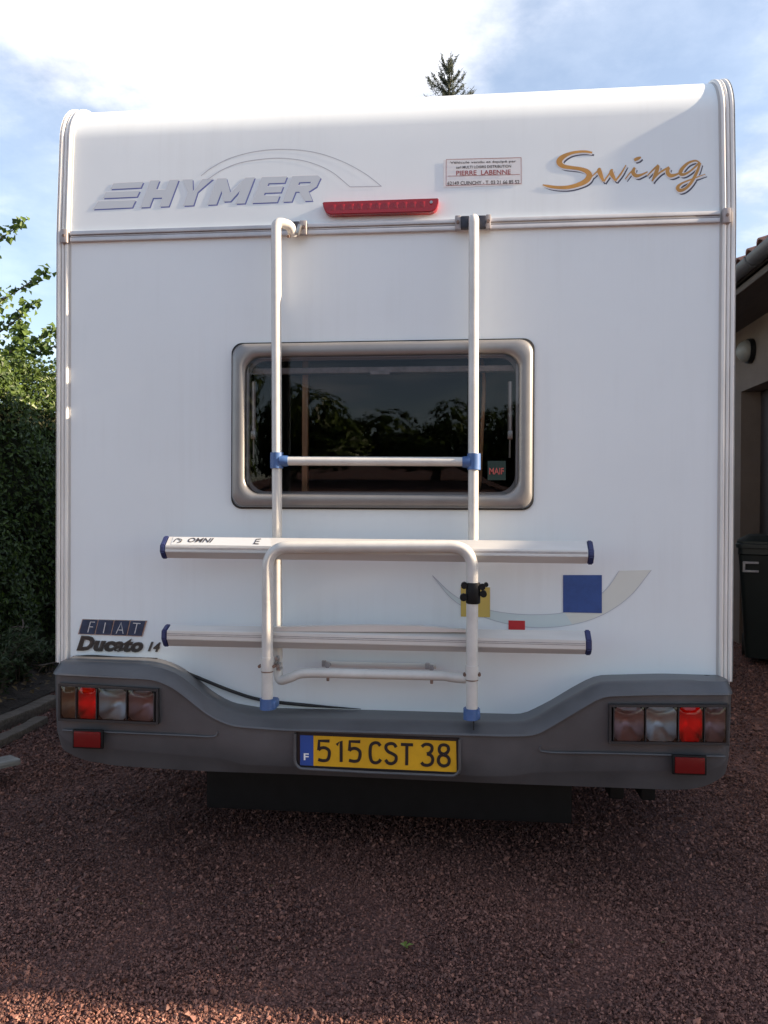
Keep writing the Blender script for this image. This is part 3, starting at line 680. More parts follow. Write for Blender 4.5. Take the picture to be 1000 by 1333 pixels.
# --- maker's lettering, arc, model script
def italic(base_x, u0, u1):                                           # letter box on the slanted baseline, v = 0..1 upwards
    def m(u, v):
        x = base_x+u; y = 270.2-(x-183)*.039; h = 35-(x-183)*.008
        return (x+13*v, y-h*v)
    return m
def poly(m, pts): return [m(u, v) for u, v in pts]
def letters():
    o = {}
    m = italic(183, 0, 37); o['H'] = [poly(m, [(0, 0), (12, 0), (12, 1), (0, 1)]), poly(m, [(12, .34), (25, .34), (25, .64), (12, .64)]), poly(m, [(25, 0), (37, 0), (37, 1), (25, 1)])]
    m = italic(225, 0, 39); o['Y'] = [poly(m, [(14, 0), (27, 0), (26, .5), (13.5, .5)]), poly(m, [(13.5, .5), (20, .5), (13, 1), (0, 1)]), poly(m, [(20, .5), (26, .5), (40, 1), (26, 1)])]
    m = italic(270, 0, 49); o['M'] = [poly(m, [(0, 0), (12, 0), (12, 1), (0, 1)]), poly(m, [(37, 0), (49, 0), (49, 1), (37, 1)]), poly(m, [(12, 1), (12, .55), (20, .1), (25, .1), (25, .42)]), poly(m, [(25, .42), (25, .1), (29, .1), (37, .55), (37, 1)])]
    m = italic(328, 0, 34); o['E'] = [poly(m, [(0, 0), (12, 0), (12, 1), (0, 1)])] + [poly(m, [(12, a), (33, a), (33, b), (12, b)]) for a, b in ((0, .26), (.38, .62), (.75, 1))]
    m = italic(368, 0, 39); o['R'] = [poly(m, [(0, 0), (12, 0), (12, 1), (0, 1)]), poly(m, [(12, .75), (29, .75), (38, .9), (33, 1), (12, 1)]), poly(m, [(12, .38), (30, .38), (37, .55), (27, .62), (12, .62)]), poly(m, [(27, .62), (37, .55), (38, .9), (29, .75)]), poly(m, [(17, .38), (29, 0), (39, 0), (29, .38)])]
    z1 = lambda pts: [(110+x/5, 180+y/5) for x, y in pts]
    o['bars'] = [z1([(190, 294), (385, 284), (368, 322), (170, 332)]), z1([(140, 352), (362, 342), (343, 381), (122, 391)]), z1([(92, 411), (335, 403), (312, 451), (56, 463)])]
    return o
LT = letters()
sh = decal('lettering', sum([shifted(v, 1.2, 1.4) for v in LT.values()], []), K['logoblue'], van, SF, .0003, cut=6)
for k, v in LT.items():
    s_ = decal('letter_edge', shifted(v, -.7, -.8), K['white'], sh, SF, .0006, cut=6)
    decal('letter' if k != 'bars' else 'letter_bars', v, K['silver'], sh, SF, .0009, cut=6)
arc1 = [(262, 229), (275, 219), (300, 206), (335, 197), (372, 194.5), (410, 198.5), (445, 210), (475, 226), (496.5, 242.5)]
arc2 = [(270, 234), (290, 221), (315, 211.5), (350, 206.5), (378, 206.8), (405, 212), (432, 224), (456, 243.5)]
decal('logo_arc', ribbon(arc1, .9, 8)+ribbon(arc2, .9, 8)+ribbon([(456, 243.3), (497, 242.6)], .9, 1), K['arc'], van, SF, .001, cut=None)
def zs(pts): return [(700+x/4.348, 180+y/4.348) for x, y in pts]
script = [([(308, 82), (270, 76), (225, 78), (180, 88), (138, 110), (122, 135), (142, 158), (190, 167), (240, 174), (280, 190), (292, 214), (272, 243), (225, 265), (170, 278), (110, 279), (60, 272), (28, 264)],
           [10, 13, 14, 17, 27, 33, 24, 19, 20, 27, 33, 29, 23, 20, 17, 14, 5]),
          ([(290, 234), (325, 200), (356, 172)], [5, 7, 10]), ([(350, 168), (350, 190), (372, 244)], [10, 26, 13]),
          ([(374, 246), (398, 212), (424, 176)], [9, 8, 9]), ([(418, 176), (418, 200), (440, 240)], [10, 25, 12]), ([(440, 242), (472, 200), (500, 152)], [9, 10, 5]),
          ([(496, 232), (520, 200), (552, 168)], [5, 7, 9]), ([(548, 166), (540, 195), (558, 213), (590, 206), (622, 190)], [12, 22, 20, 12, 6]),
          ([(546, 124), (566, 116), (584, 108)], [15, 19, 8]),
          ([(620, 214), (650, 182), (684, 152)], [6, 9, 12]), ([(684, 154), (672, 190), (648, 244)], [13, 22, 8]), ([(652, 236), (690, 196), (744, 164)], [7, 10, 11]),
          ([(744, 166), (734, 190), (750, 212), (784, 206), (822, 186)], [12, 22, 22, 13, 5]),
          ([(918, 140), (892, 128), (850, 142), (814, 178), (808, 202), (832, 204), (872, 180), (914, 140)], [8, 10, 14, 20, 20, 14, 10, 12]),
          ([(920, 140), (902, 190), (872, 246), (838, 284), (804, 296), (792, 280), (812, 258), (862, 236), (948, 204)], [12, 16, 17, 16, 20, 20, 11, 8, 4])]
SC = [ribbon(zs(p), [q/4.348 for q in w_], 7) for p, w_ in script]
SCW = [ribbon(zs(p), [q/4.348+2.6 for q in w_], 7) for p, w_ in script]
DOT = 8
st_ = decal('lettering', shifted(sum(SC[:DOT]+SC[DOT+1:], []), 2.6, 3.2), K['shadowfilm'], van, SF, .0003, cut=None, step=.000001)
decal('letter_edge', shifted(sum(SCW, []), .5, .6), K['sticker'], st_, SF, .0007, step=.000001)
decal('letter_shadow', shifted(SC[DOT], 2.6, 3.2), K['shadowfilm'], st_, SF, .0003)
for s_ in SC: decal('letter', s_, K['gold'], st_, SF, .0011, step=.000002)

# --- dealer sticker
stq = lambda x, y: (570+x/8.333, 200+y/8.333)
sk = decal('dealer_sticker', [[stq(62, 372), stq(915, 338), stq(910, 36), stq(62, 70)][::1]], K['sticker'], van, SF, .001, cut=8)
bord = [stq(90, 350), stq(905, 326), stq(903, 46), stq(92, 66), stq(90, 350)]
decal('sticker_border', sum([ribbon([a, b], .55, 1) for a, b in zip(bord, bord[1:])], []) + ribbon([stq(105, 247), stq(890, 228)], .5, 1), K['inkred'], sk, SF, .002)
for body, x0, x1, yt, yb2, mat, bo in (('Véhicule vendu et équipé par', 135, 850, 80, 112, 'ink', .012), ('sarl MULTI LOISIRS DISTRIBUTION', 200, 795, 130, 160, 'ink', .012), ('PIERRE  LABENNE', 200, 790, 182, 232, 'inkred', .014), ('62149 CUINCHY - T. 03 21 66 85 52', 105, 885, 296, 338, 'ink', .014)):
    sl_ = -.022
    yy = lambda x, y: y+(x-500)*sl_
    decal('sticker_lettering', text_polys(body, [stq(x0, yy(x0, yb2)), stq(x1, yy(x1, yb2)), stq(x1, yy(x1, yt)), stq(x0, yy(x0, yt))], bo), K[mat], sk, SF, .0022)

# --- coloured squares and swoosh on the lower wall
up_e = [(563, 749), (590, 774), (622, 790), (660, 798), (700, 800), (735, 797), (766, 785), (790, 766), (806, 743)]
lo_e = [(563.5, 750), (588, 779), (620, 799), (660, 812), (700, 817), (745, 813), (785, 800), (820, 776), (848, 742)]
U_, V_ = catmull([(a, b, 0) for a, b in up_e], 6), catmull([(a, b, 0) for a, b in lo_e], 6); nn_ = len(U_); hf = int(nn_*.62)
sw = lambda i0, i1: [[tuple(U_[i][:2]), tuple(U_[i+1][:2]), tuple(V_[i+1][:2]), tuple(V_[i][:2])] for i in range(i0, i1)]
so_ = decal('swoosh', sw(0, hf), K['swoosha'], van, SF, .0008); decal('swoosh', sw(hf, nn_-1), K['swooshb'], van, SF, .0008)
decal('swoosh_line', ribbon(up_e, .7, 6)+ribbon(lo_e, .7, 6), K['arc'], van, SF, .0014)
for mat, q in (('yellowfilm', [(600, 802.5), (638, 803.5), (638, 764.5), (600, 763.5)]), ('redfilm', [(662, 819.5), (683.5, 820.5), (683.5, 808), (662, 807.5)]), ('bluefilm', [(733, 797), (783.5, 798), (783.5, 748.5), (733, 748.5)])):
    decal('colour_square', [q], K[mat], van, SF, .0022)

# --- badges
zb3 = lambda pts: [(90+x/7.692, 795+y/7.692) for x, y in pts]
bd = decal('badge', [zb3([(92, 233), (738, 257), (786, 98), (137, 82)])], K['chrome'], van, SF, .001, .002)
tops, bots = [139, 298, 458, 618, 776], [100, 264, 424, 584, 736]
for i in range(4):
    a, b, c, d = bots[i]+5, bots[i+1]-7, tops[i+1]-7, tops[i]+5; yb0 = 229+i*5.5; yt0 = 88+i*4
    decal('badge_tile', [zb3([(a, yb0), (b, yb0+5), (c, yt0+3), (d, yt0)])], K['badge'], bd, SF, .004, .0015)
for g_ in ([(1, [(195, 215), (222, 110), (268, 112)]), (1, [(210, 158), (248, 160)])], [(1, [(350, 222), (372, 116)])], [(1, [(478, 225), (530, 116), (548, 228)]), (1, [(502, 190), (540, 192)])], [(1, [(648, 122), (722, 126)]), (1, [(688, 128), (664, 226)])]):
    decal('letter', sum([ribbon(zb3(p), 1.1, n) for n, p in g_], []), K['silver'], bd, SF, .006, step=.00003)
dq = [(100.5, 847), (186.5, 849.5), (187.5, 830.5), (101, 827)]
dl = text_polys('Ducato', dq, .055, .28, 1.06)
ub = decal('lettering', dl, K['gunmetal'], van, SF, .001, .005)
for ch_, q in (('1', [(193, 847.5), (198.6, 847.9), (200.2, 835.4), (195, 835)]), ('4', [(199.6, 847.9), (208.6, 848.5), (209.6, 836), (201, 835.4)])):
    decal('digit', text_polys(ch_, q, .05, .28), K['gunmetal'], van, SF, .001, .004)
dl2 = text_polys('Ducato', [(101.5, 845.8), (186, 848.2), (187, 831.8), (102.3, 828.4)], .004, .28, .96)
decal('letter_edge', dl2, bsdf('dark enamel', (.03, .03, .03), .3), ub, SF, .0066)

# --- underbody
bm = nb(); a = P(268, 1052, .06); b = P(745, 1074, .06); zc_ = (a.z+b.z)/2
box(bm, ((a.x+b.x)/2, .5, (zc_+.52)/2), (b.x-a.x, .88, .52-zc_), .012); obj('water_tank', bm, K['black'], van)
bm = nb()
for x in (P(800, 1030, .1).x, P(840, 1030, .1).x): box(bm, (x, .3, P(800, 1040, .1).z+.075), (.05, .5, .12), .01)
for x in (-.5, .5): box(bm, (x, 2.6, .44), (.09, 5.2, .12), .01)
obj('chassis_rail', bm, K['black'], van)
bm = nb()
for s in (-1, 1): box(bm, (s*(W2-.04), 3.0, .49), (.06, 4.6, .16), .02)
obj('side_skirt', bm, K['bumper'], van)
bm = nb(); box(bm, (0, 1.75, .32), (1.7, .1, .1), .02); obj('rear_axle', bm, K['black'], van)

# ================================================================== BICYCLE CARRIER
YP, YR, YU = -.085, -.132, -.176
car = thing('bicycle_carrier', 'white tubular bicycle carrier with silver rails clamped to the motorhome', 'bike carrier', (0, 0, 0))
# two upright poles with hooked tops
def pole(px_t, py_t, px_b, py_b, hook):
    bm = nb(); a = P(px_b, py_b, YP); t = P(px_t, py_t, YP); t.z -= .016
    pts = [a, Vector((t.x, YP, t.z)), hook[0]] + hook[1:]
    tube(bm, fillet(pts, .045, 8), .0172, 16); return obj('pole', bm, K['pole'], car, 60)
hl = P(382, 307, -.035)
pl1 = pole(359.5, 282, 361.5, 872, [Vector((hl.x-.005, -.055, hl.z+.028)), hl])
hr = P(617, 294, -.03)
pl2 = pole(617, 277, 615.5, 930, [Vector((hr.x, -.035, hr.z+.012))])
# top clamps on the trim rail
for xs_, dark in (((388, 398), (383, 389)), ((597, 602), (601, 612)), ((634, 639), (623, 634))):
    pass
def clamp(px0, px1, py, mat, y0=-.016, d=.022, h=.048):
    a, b = P(px0, py, -.02), P(px1, py, -.02); bm = nb(); box(bm, ((a.x+b.x)/2, y0-d/2+.004, zt), (abs(b.x-a.x), d, h), .003); return obj('clamp', bm, K[mat], car)
for p0, p1, py, mt in ((391, 400, 299, 'capgrey'), (592.5, 600, 293, 'capgrey'), (632.5, 639, 292, 'capgrey')):
    c_ = clamp(p0, p1, py, mt); m_ = P((p0+p1)/2, py, -.04); bm = nb(); cyl(bm, (m_.x, -.034, zt), (m_.x, -.040, zt), .0055, 10); obj('bolt', bm, K['rust'], c_)
for p0, p1, py in ((381, 391, 301), (600, 611, 293), (622, 632.5, 292)): clamp(p0, p1, py, 'clampdark', -.016, .026, .040)
bm = nb(); a = P(389, 299, -.045); box(bm, a, (.012, .02, .034), .003, Matrix.Rotation(.3, 3, 'Y')); obj('hook_plate', bm, K['steel'], car)
bm = nb(); cyl(bm, hl+Vector((-.012, -.008, -.004)), hl+Vector((-.012, -.03, -.012)), .005, 8); obj('bolt', bm, K['rust'], car)
# cross bar and blue T-joints
a, b = P(371, 600, YP-.004), P(604, 601, YP-.004)
bm = nb(); cyl(bm, a, b, .0155, 16); obj('cross_bar', bm, K['pole'], car, 60)
for px, py, s in ((360.5, 599.5, 1), (617, 601, -1)):
    c = P(px, py, YP); bm = nb(); cyl(bm, c+Vector((0, 0, .027)), c-Vector((0, 0, .027)), .0225, 18)
    e = P(px+s*15, py+.5, YP-.004); c2 = Vector((c.x+s*.012, YP-.004, e.z)); tube(bm, [c2, c2+Vector((s*.012, 0, 0)), Vector((e.x-s*.008, YP-.004, e.z)), Vector((e.x, YP-.004, e.z))], [.020, .0195, .019, .0175], 16)
    obj('joint', bm, K['blue'], car, 45)
# folding U loop
zt_l, zt_r = P(372, 712, YU), P(592, 712.5, YU)
ul = [P(348, 912, YU), P(348.5, 712, YU), P(615, 711, YU), P(614.5, 925, YU)]
bm = nb(); tube(bm, fillet(ul, .075, 14), .0190, 18); obj('folding_loop', bm, K['pole'], car, 60)
bm = nb(); c = P(616, 772, YU)
tube(bm, [c+Vector((0, 0, .034)), c+Vector((0, 0, .030)), c-Vector((0, 0, .030)), c-Vector((0, 0, .034))], [.021, .0235, .0235, .021], 18)
for px, py, r in ((604.5, 762, .011), (603.5, 777.5, .012), (628, 764, .010), (629.5, 773, .011), (633, 761, .007)):
    v = P(px, py, YU-.006); cyl(bm, v+Vector((0, -.012, 0)), v+Vector((0, .014, 0)), r, 12)
cyl(bm, P(603, 765, YU-.01), P(634, 761, YU-.01), .0045, 8); cyl(bm, P(604, 777, YU-.008), P(630, 773, YU-.008), .005, 8)
obj('loop_clamp', bm, K['black'], car, 45)
for (pxa, pya, pyb) in ((348, 855, 873), (614.5, 866, 884)):          # sleeves with clips near the feet
    bm = nb(); cyl(bm, P(pxa, pya, YU), P(pxa, pyb, YU), .0215, 18); slv = obj('sleeve', bm, K['pole'], car, 45)
    bm = nb(); cyl(bm, P(pxa, pyb+.4, YU), P(pxa, pyb+1.6, YU), .0205, 18)
    for s in (-1, 1):
        v = P(pxa+s*9.5, pyb-6, YU); cyl(bm, v-Vector((0, .01, 0)), v+Vector((0, .012, 0)), .0055, 8)
    obj('clip', bm, K['rust'], slv)
v = P(361, 861, YU+.03); bm = nb()
for dx, dz, r in ((0, .012, .006), (.006, -.01, .007), (-.004, -.002, .005), (.012, -.024, .005)): cyl(bm, v+Vector((dx, -.02, dz)), v+Vector((dx, .012, dz)), r, 8)
box(bm, v+Vector((.002, .004, -.006)), (.012, .006, .05), .002); obj('clip', bm, K['steel'], car)
for px, py in ((350, 917), (614.5, 930)):                              # blue feet on the bumper
    v = P(px, py, YU+.008); bm = nb(); box(bm, v+Vector((0, .014, 0)), (.054, .062, .034), .012, seg=3); tube(bm, [v+Vector((-.004, -.006, .022)), v+Vector((-.004, -.006, -.014))], .024, 18); obj('foot', bm, K['blue'], car, 45)
v = P(616, 945, BY-.001); bm = nb(); box(bm, v+Vector((.002, .001, .012)), (.003, .004, .05)); obj('foot_strap', bm, K['black'], car)
# low brace between the feet
lb = [P(362, 862, YP-.01), P(364, 884, YP-.02), P(378, 882, YP-.03), P(400, 876, YP-.03), P(480, 877.5, YP-.03), P(570, 879.5, YP-.03), P(588, 881.5, YP-.03), P(610, 884, YP-.035)]
bm = nb(); tube(bm, catmull(lb, 7), [.0165]*47+[.016, .015, .0145], 16); obj('brace', bm, K['pole'], car, 60)
bm = nb(); a, b = P(424, 864, -.03), P(568, 867.5, -.03); box(bm, (a+b)/2, ((b-a).length, .006, .018), .002); sp = obj('fixing_strip', bm, K['alu'], car)
for px, py in ((427, 865.5), (562, 869)):
    v = P(px, py, -.04); bm = nb(); cyl(bm, v+Vector((0, .02, 0)), v+Vector((0, -.012, 0)), .009, 12); box(bm, v+Vector((-.014, .004, .004)), (.016, .012, .022), .003); obj('bolt', bm, K['capgrey'], sp)
    v = P(px, py+18.5, -.12); bm = nb(); cyl(bm, v+Vector((0, 0, .006)), v-Vector((0, 0, .006)), .005, 8); obj('bolt', bm, K['rust'], sp)
# two wheel rails
def rail(l_top, l_mid1, l_mid2, l_bot, r_top, r_mid1, r_mid2, r_bot, xl, xr, flatbit):
    """section from four measured edges on each side"""
    A = [P(xl, v, y) for v, y in zip((l_top, l_mid1, l_mid2, l_bot), (YR+.012, YR-.022, YR-.024, YR-.004))]
    B = [P(xr, v, y) for v, y in zip((r_top, r_mid1, r_mid2, r_bot), (YR+.012, YR-.022, YR-.024, YR-.004))]
    for s in (A, B): s.append(Vector((s[3].x, YR+.022, s[3].z+.006))); s.append(Vector((s[0].x, YR+.022, s[0].z-.004)))
    xa = sum(p.x for p in A[:4])/4; xb = sum(p.x for p in B[:4])/4
    for p in A: p.x = xa
    for p in B: p.x = xb
    bm = nb(); a = [bm.verts.new(p) for p in A]; b = [bm.verts.new(p) for p in B]; n = len(a)
    for i in range(n): bm.faces.new((a[i], a[(i+1) % n], b[(i+1) % n], b[i]))
    bm.faces.new(a); bm.faces.new(b[::-1]); fixn(bm)
    bmesh.ops.bevel(bm, geom=[e for e in bm.edges], offset=.0012, segments=2, affect='EDGES')
    r = obj('rail', bm, K['alu'], car, 30)
    for Q, s in ((A, -1), (B, 1)):
        bm = nb(); cen = sum(Q, Vector())/len(Q); pts = [cen+(p-cen)*1.10 for p in Q]; prism(bm, pts, (s*.019, 0, 0)); fixn(bm)
        bmesh.ops.bevel(bm, geom=[e for e in bm.edges], offset=.004, segments=2, affect='EDGES'); obj('end_cap', bm, K['navy'], r, 40)
    for k in (.33, .52):                                              # extruded grooves on the front face
        bm = nb(); a_ = A[1].lerp(A[2], k); b_ = B[1].lerp(B[2], k); cyl(bm, a_+Vector((.002, -.0004, 0)), b_+Vector((-.002, -.0004, 0)), .0012, 6); obj('groove', bm, K['capgrey'], r)
    return r, A, B
r1, A1, B1 = rail(698.5, 710, 718, 726.5, 704.5, 716.5, 724.5, 734, 217, 765, 0)
r2, A2, B2 = rail(813.5, 821, 832, 841, 821, 834, 845.5, 852, 219, 762, 0)
bm = nb(); a, b = P(372, 818, YR-.02), P(612, 824, YR-.02)             # strip shaped as the sunlit highlights of arms behind the lower rail
pts = [(356, 816.5), (420, 815), (480, 814), (545, 815), (608, 820.5), (608, 823), (356, 822)]
prism(bm, [P(x, y, YR-.012) for x, y in pts], (0, .03, 0)); fixn(bm); obj('arm_highlight', bm, K['alu'], r2, 20)
# label on the upper rail: lies on the sloping top face
def onrail(px, py, off=0.0):
    n_ = (B1[0]-A1[0]).cross(A1[1]-A1[0]).normalized(); n_ = n_ if n_.y < 0 else -n_
    d = ray(px, py); t = (A1[0]-CAM).dot(n_)/d.dot(n_); return CAM+d*t+n_*off
lab = decal('rail_label', [[(222.5, 709.2), (354, 711.3), (352, 700.6), (226, 699.4)]], K['silver'], r1, onrail, .0008)
decal('label_lettering', text_polys('OMNI', [(244, 706.3), (276, 706.7), (279, 700.9), (246, 700.4)], .02, .2), K['ink'], r1, onrail, .0016)
decal('label_logo', ribbon([(226, 706), (231, 701.5), (235, 705.5), (231, 707)], .9, 4)+ribbon([(232, 701.5), (237, 703), (235, 706.5)], .9, 4), K['ink'], r1, onrail, .0017, step=.00003)
decal('label_pictogram', ribbon([(331, 708.5), (334, 702.5), (340, 702)], 1.1, 1)+ribbon([(330, 708), (337, 708.5)], 1.2, 1)+ribbon([(334, 705), (338, 705.2)], .9, 1), K['ink'], r1, onrail, .0017, step=.00003)

# ================================================================== LEFT: hedge, tree, timber, plants
def hedge(name, label, x_face, y0, y1, depth, ztop, n, leaf, seed, sgn=1, nseg=1, group=None):
    """clipped hedge whose face looks towards +X*sgn"""
    h = thing(name, label, 'hedge', (x_face-sgn*depth/2, (y0+y1)/2, 0), group)
    bump_ = lambda a, b: .10*np.sin(a*2.3+seed)*np.cos(b*2.9+1.7*seed)+.05*np.sin(a*7.1+b*5.3+seed)
    m1, m2, m3 = int(n*.56), int(n*.32), int(n*.12)
    yy = rng.uniform(y0, y1, m1); zz_ = rng.uniform(.03, ztop, m1); d = bump_(yy, zz_) - np.abs(rng.normal(0, .09, m1)) - np.maximum(0, zz_-ztop+.25)**2*2.0
    d -= np.where(zz_ < .5, (.5-zz_)*.55, 0)
    p1 = np.stack([x_face+sgn*d, yy, zz_], 1); n1_ = np.stack([np.full(m1, sgn*1.0), rng.normal(0, .55, m1), rng.normal(.35, .55, m1)], 1)
    yy = rng.uniform(y0, y1, m2); u = rng.uniform(0, depth, m2); p2 = np.stack([x_face-sgn*u, yy, ztop+.06*np.sin(yy*3.1+seed)+.05*np.sin(yy*9+u*8)-np.abs(rng.normal(0, .16, m2))], 1)
    p2[:, 2] += (rng.random(m2) < .12)*rng.uniform(0, .14, m2)
    n2_ = np.stack([rng.normal(0, .6, m2), rng.normal(0, .6, m2), np.ones(m2)], 1)
    u = rng.uniform(0, depth, m3); zz_ = rng.uniform(.05, ztop, m3); e = np.where(rng.random(m3) < .7, y0, y1)
    p3 = np.stack([x_face-sgn*u, e+np.where(e == y0, -1, 1)*(bump_(u, zz_)-np.abs(rng.normal(0, .08, m3))), zz_], 1); n3_ = np.stack([rng.normal(0, .5, m3), np.where(e == y0, -1.0, 1.0), rng.normal(.3, .5, m3)], 1)
    leaves('foliage', np.concatenate([p1, p2, p3]), np.concatenate([n1_, n2_, n3_]), leaf, leaf*.5, K['laurel'], h, tone=rng.beta(1.5, 2.6, n if m1+m2+m3 == n else m1+m2+m3), droop=.15, kind='stuff')
    bm = nb(); r = random.Random(seed)                                 # stems and twigs inside
    k = 0
    y = y0+.2
    while y < y1-.1:
        x = x_face-sgn*depth*r.uniform(.4, .6); top = ztop-.35
        tube(bm, [(x, y, -.02), (x+r.uniform(-.05, .05), y+r.uniform(-.08, .08), top*.5), (x, y+r.uniform(-.1, .1), top)], [.028, .02, .008], 6)
        for q in range(5):
            z = r.uniform(.25, top); tube(bm, [(x, y, z), (x+sgn*r.uniform(.1, depth*.4), y+r.uniform(-.3, .3), z+r.uniform(.05, .3))], [.009, .003], 5)
        y += .42
    obj('stem', bm, K['bark'], h, 60)
    bm = nb(); g = bmesh.ops.create_cube(bm, size=1)                  # dark opaque core added to stop light and sky showing through the leaves
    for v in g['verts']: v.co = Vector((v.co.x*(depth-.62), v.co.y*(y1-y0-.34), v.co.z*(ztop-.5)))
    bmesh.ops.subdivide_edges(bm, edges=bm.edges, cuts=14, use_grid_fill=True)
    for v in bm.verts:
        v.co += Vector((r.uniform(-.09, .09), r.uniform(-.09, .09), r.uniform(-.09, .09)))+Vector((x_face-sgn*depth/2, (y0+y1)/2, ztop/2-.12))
    obj('dark_core', bm, K['heart'], h, 0)
    return h
hedge('hedge', 'tall clipped green hedge along the gravel beside the motorhome, sunlit on top', -2.98, .2, 9.5, 1.15, 2.44, 105000, .050, 3)
# round-leaved tree growing above the hedge
def hazel():
    base = Vector((-4.6, 5.2, 0)); t = thing('young_tree', 'young round-leaved tree rising above the clipped hedge', 'tree', base)
    bm = nb(); tube(bm, catmull([base, base+Vector((.1, .05, 1.2)), base+Vector((.05, .1, 2.3)), base+Vector((-.1, .1, 2.9))], 5), [.07-.004*i for i in range(16)], 8)
    obj('trunk', bm, K['bark'], t, 60)
    pos, ax = [], []
    bm = nb()
    specs = [((-55, 345), (-10, 318), (33, 288), 7.6), ((-60, 420), (0, 392), (63, 352), 7.4), ((-40, 455), (10, 425), (47, 393), 7.5), ((-20, 475), (30, 450), (78, 426), 7.9), ((-10, 475), (22, 450), (30, 425), 7.2), ((-40, 480), (10, 462), (60, 448), 8.2), ((-60, 300), (-40, 270), (-25, 230), 7.6), ((-120, 360), (-90, 300), (-70, 220), 7.8), ((-50, 470), (-25, 430), (-5, 395), 7.4), ((20, 475), (60, 455), (110, 440), 8.0)]
    for a, b, c, dep in specs:
        p = catmull([D(*a, dep+.1), D(*b, dep), D(*c, dep-.05)], 7); st0 = base+Vector((.05, .1, 2.4))
        tube(bm, [st0, p[0].lerp(st0, .4)] + p, [.03, .022]+[.013-.0007*i for i in range(len(p))], 6)
        L_ = len(p)
        for i in range(L_):
            for k in range(7 if i > 2 else 5):
                o_ = Vector((random.gauss(0, .05), random.gauss(0, .06), random.gauss(0, .045)))*(1.15-.7*i/L_); pos.append(p[i]+o_); ax.append(o_)
    obj('branch', bm, K['bark'], t, 60)
    for _ in range(1500):                                              # the bulk of the crown further from the motorhome
        v = Vector((random.gauss(0, 1), random.gauss(0, 1), random.gauss(0, 1))).normalized()*random.uniform(.5, 1); q = base+Vector((-1.25+v.x*1.1, .3+v.y*1.3, 3.3+v.z*.95)); pos.append(q); ax.append(v)
    leaves('foliage', np.array(pos), rng.normal(size=(len(pos), 3))*.7+np.array([.5, -.5, .6]), .074, .066, K['hazel'], t, droop=.3, kind='stuff')
hazel()
# soil bed under the hedge
bm = nb(); bmesh.ops.create_grid(bm, x_segments=24, y_segments=70, size=1)
for v in bm.verts:
    x, y = v.co.x, v.co.y; v.co = Vector((-3.55+x*.98, 4.6+y*5.6, .01+max(0, min(1, (1-x)*2.2, (1-abs(y))*12))*(.07+.035*math.sin(x*19+y*31)+.03*math.sin(y*63+x*7))))
obj('soil_bed', bm, K['soil'], smooth=60, kind='structure')
def sleeper(a, b, w_, h, label, name='timber_edging', mat='timber', lift=0.0):
    a, b = Vector(a), Vector(b); d = (b-a); ln = d.length; m = (a+b)/2; an = math.atan2(d.y, d.x)
    bm = nb(); box(bm, (0, 0, 0), (ln, w_, h), .012)
    bmesh.ops.subdivide_edges(bm, edges=[e for e in bm.edges if e.calc_length() > .3], cuts=14)
    for v in bm.verts: v.co += Vector((0, .006*math.sin(v.co.x*7+h*50), .005*math.sin(v.co.x*5+w_*40)+random.uniform(-.003, .003)))
    o = obj(name, bm, K[mat], None, 40); o.location = m+Vector((0, 0, h/2+lift-.01)); o.rotation_euler = (0, 0, an); return o
g1, g2 = G(-60, 975), G(72, 918); tag(sleeper(g1, g2, .10, .08, ''), 'weathered timber sleeper at the foot of the hedge, nearer the soil', 'timber', 'timber edging by the hedge')
g1, g2 = G(-60, 1003), G(54, 942); tag(sleeper(g1, g2, .085, .06, ''), 'weathered timber sleeper bordering the gravel, lying against the other sleeper', 'timber', 'timber edging by the hedge')
g1, g2 = G(-70, 1022, .06), G(21, 1003, .06); o = sleeper(g1, g2, .17, .028, '', 'loose_board', 'plank', .045); tag(o, 'short pale grey board lying loose on the gravel', 'board')
o.rotation_euler = (math.radians(-6), 0, o.rotation_euler.z)
bm = nb(); v = G(-40, 1022); box(bm, (v.x, v.y+.02, .02), (.08, .12, .05), .012); tag(obj('stone', bm, K['timber'], None, 40), 'dark stone block propping up the loose grey board', 'stone')
# weeds and twigs at the hedge foot
def weed(base, h, n, spread, label, grp, dry=False):
    t = thing('weed', label, 'plant', base, grp); bm = nb(); pos, nr, ax = [], [], []
    for i in range(n):
        a = random.uniform(0, 2*PI); r = random.uniform(.3, 1)*spread; e = Vector(base)+Vector((math.cos(a)*r, math.sin(a)*r, h*random.uniform(.5, 1.05)))
        p = catmull([Vector(base)+Vector((math.cos(a)*.03, math.sin(a)*.03, 0)), Vector(base).lerp(e, .5)+Vector((0, 0, h*.22)), e], 5); tube(bm, p, [.004-.0003*k for k in range(len(p))], 4, False)
        for k in range(2, len(p)):
            for _ in range(0 if dry else 3):
                pos.append(p[k]+Vector((random.gauss(0, .022), random.gauss(0, .022), random.gauss(0, .015)))); nr.append((random.gauss(0, .6), random.gauss(-.3, .6), 1))
    obj('stem', bm, K['twig'], t, 60)
    if pos: leaves('foliage', np.array(pos), np.array(nr, float), .062, .02, K['weed'], t, droop=.5, kind='stuff')
WG_ = 'weeds at the hedge foot'
weed(G(-12, 925), .52, 26, .30, 'leafy green weed at the edge of the soil, nearest the sleepers', WG_)
weed(G(24, 898), .44, 22, .25, 'leafy green weed half hidden under the hedge behind the nearest weed', WG_)
weed(G(60, 880), .30, 12, .22, 'small weed under the hedge close to the motorhome', WG_)
bm = nb(); base = G(45, 905)
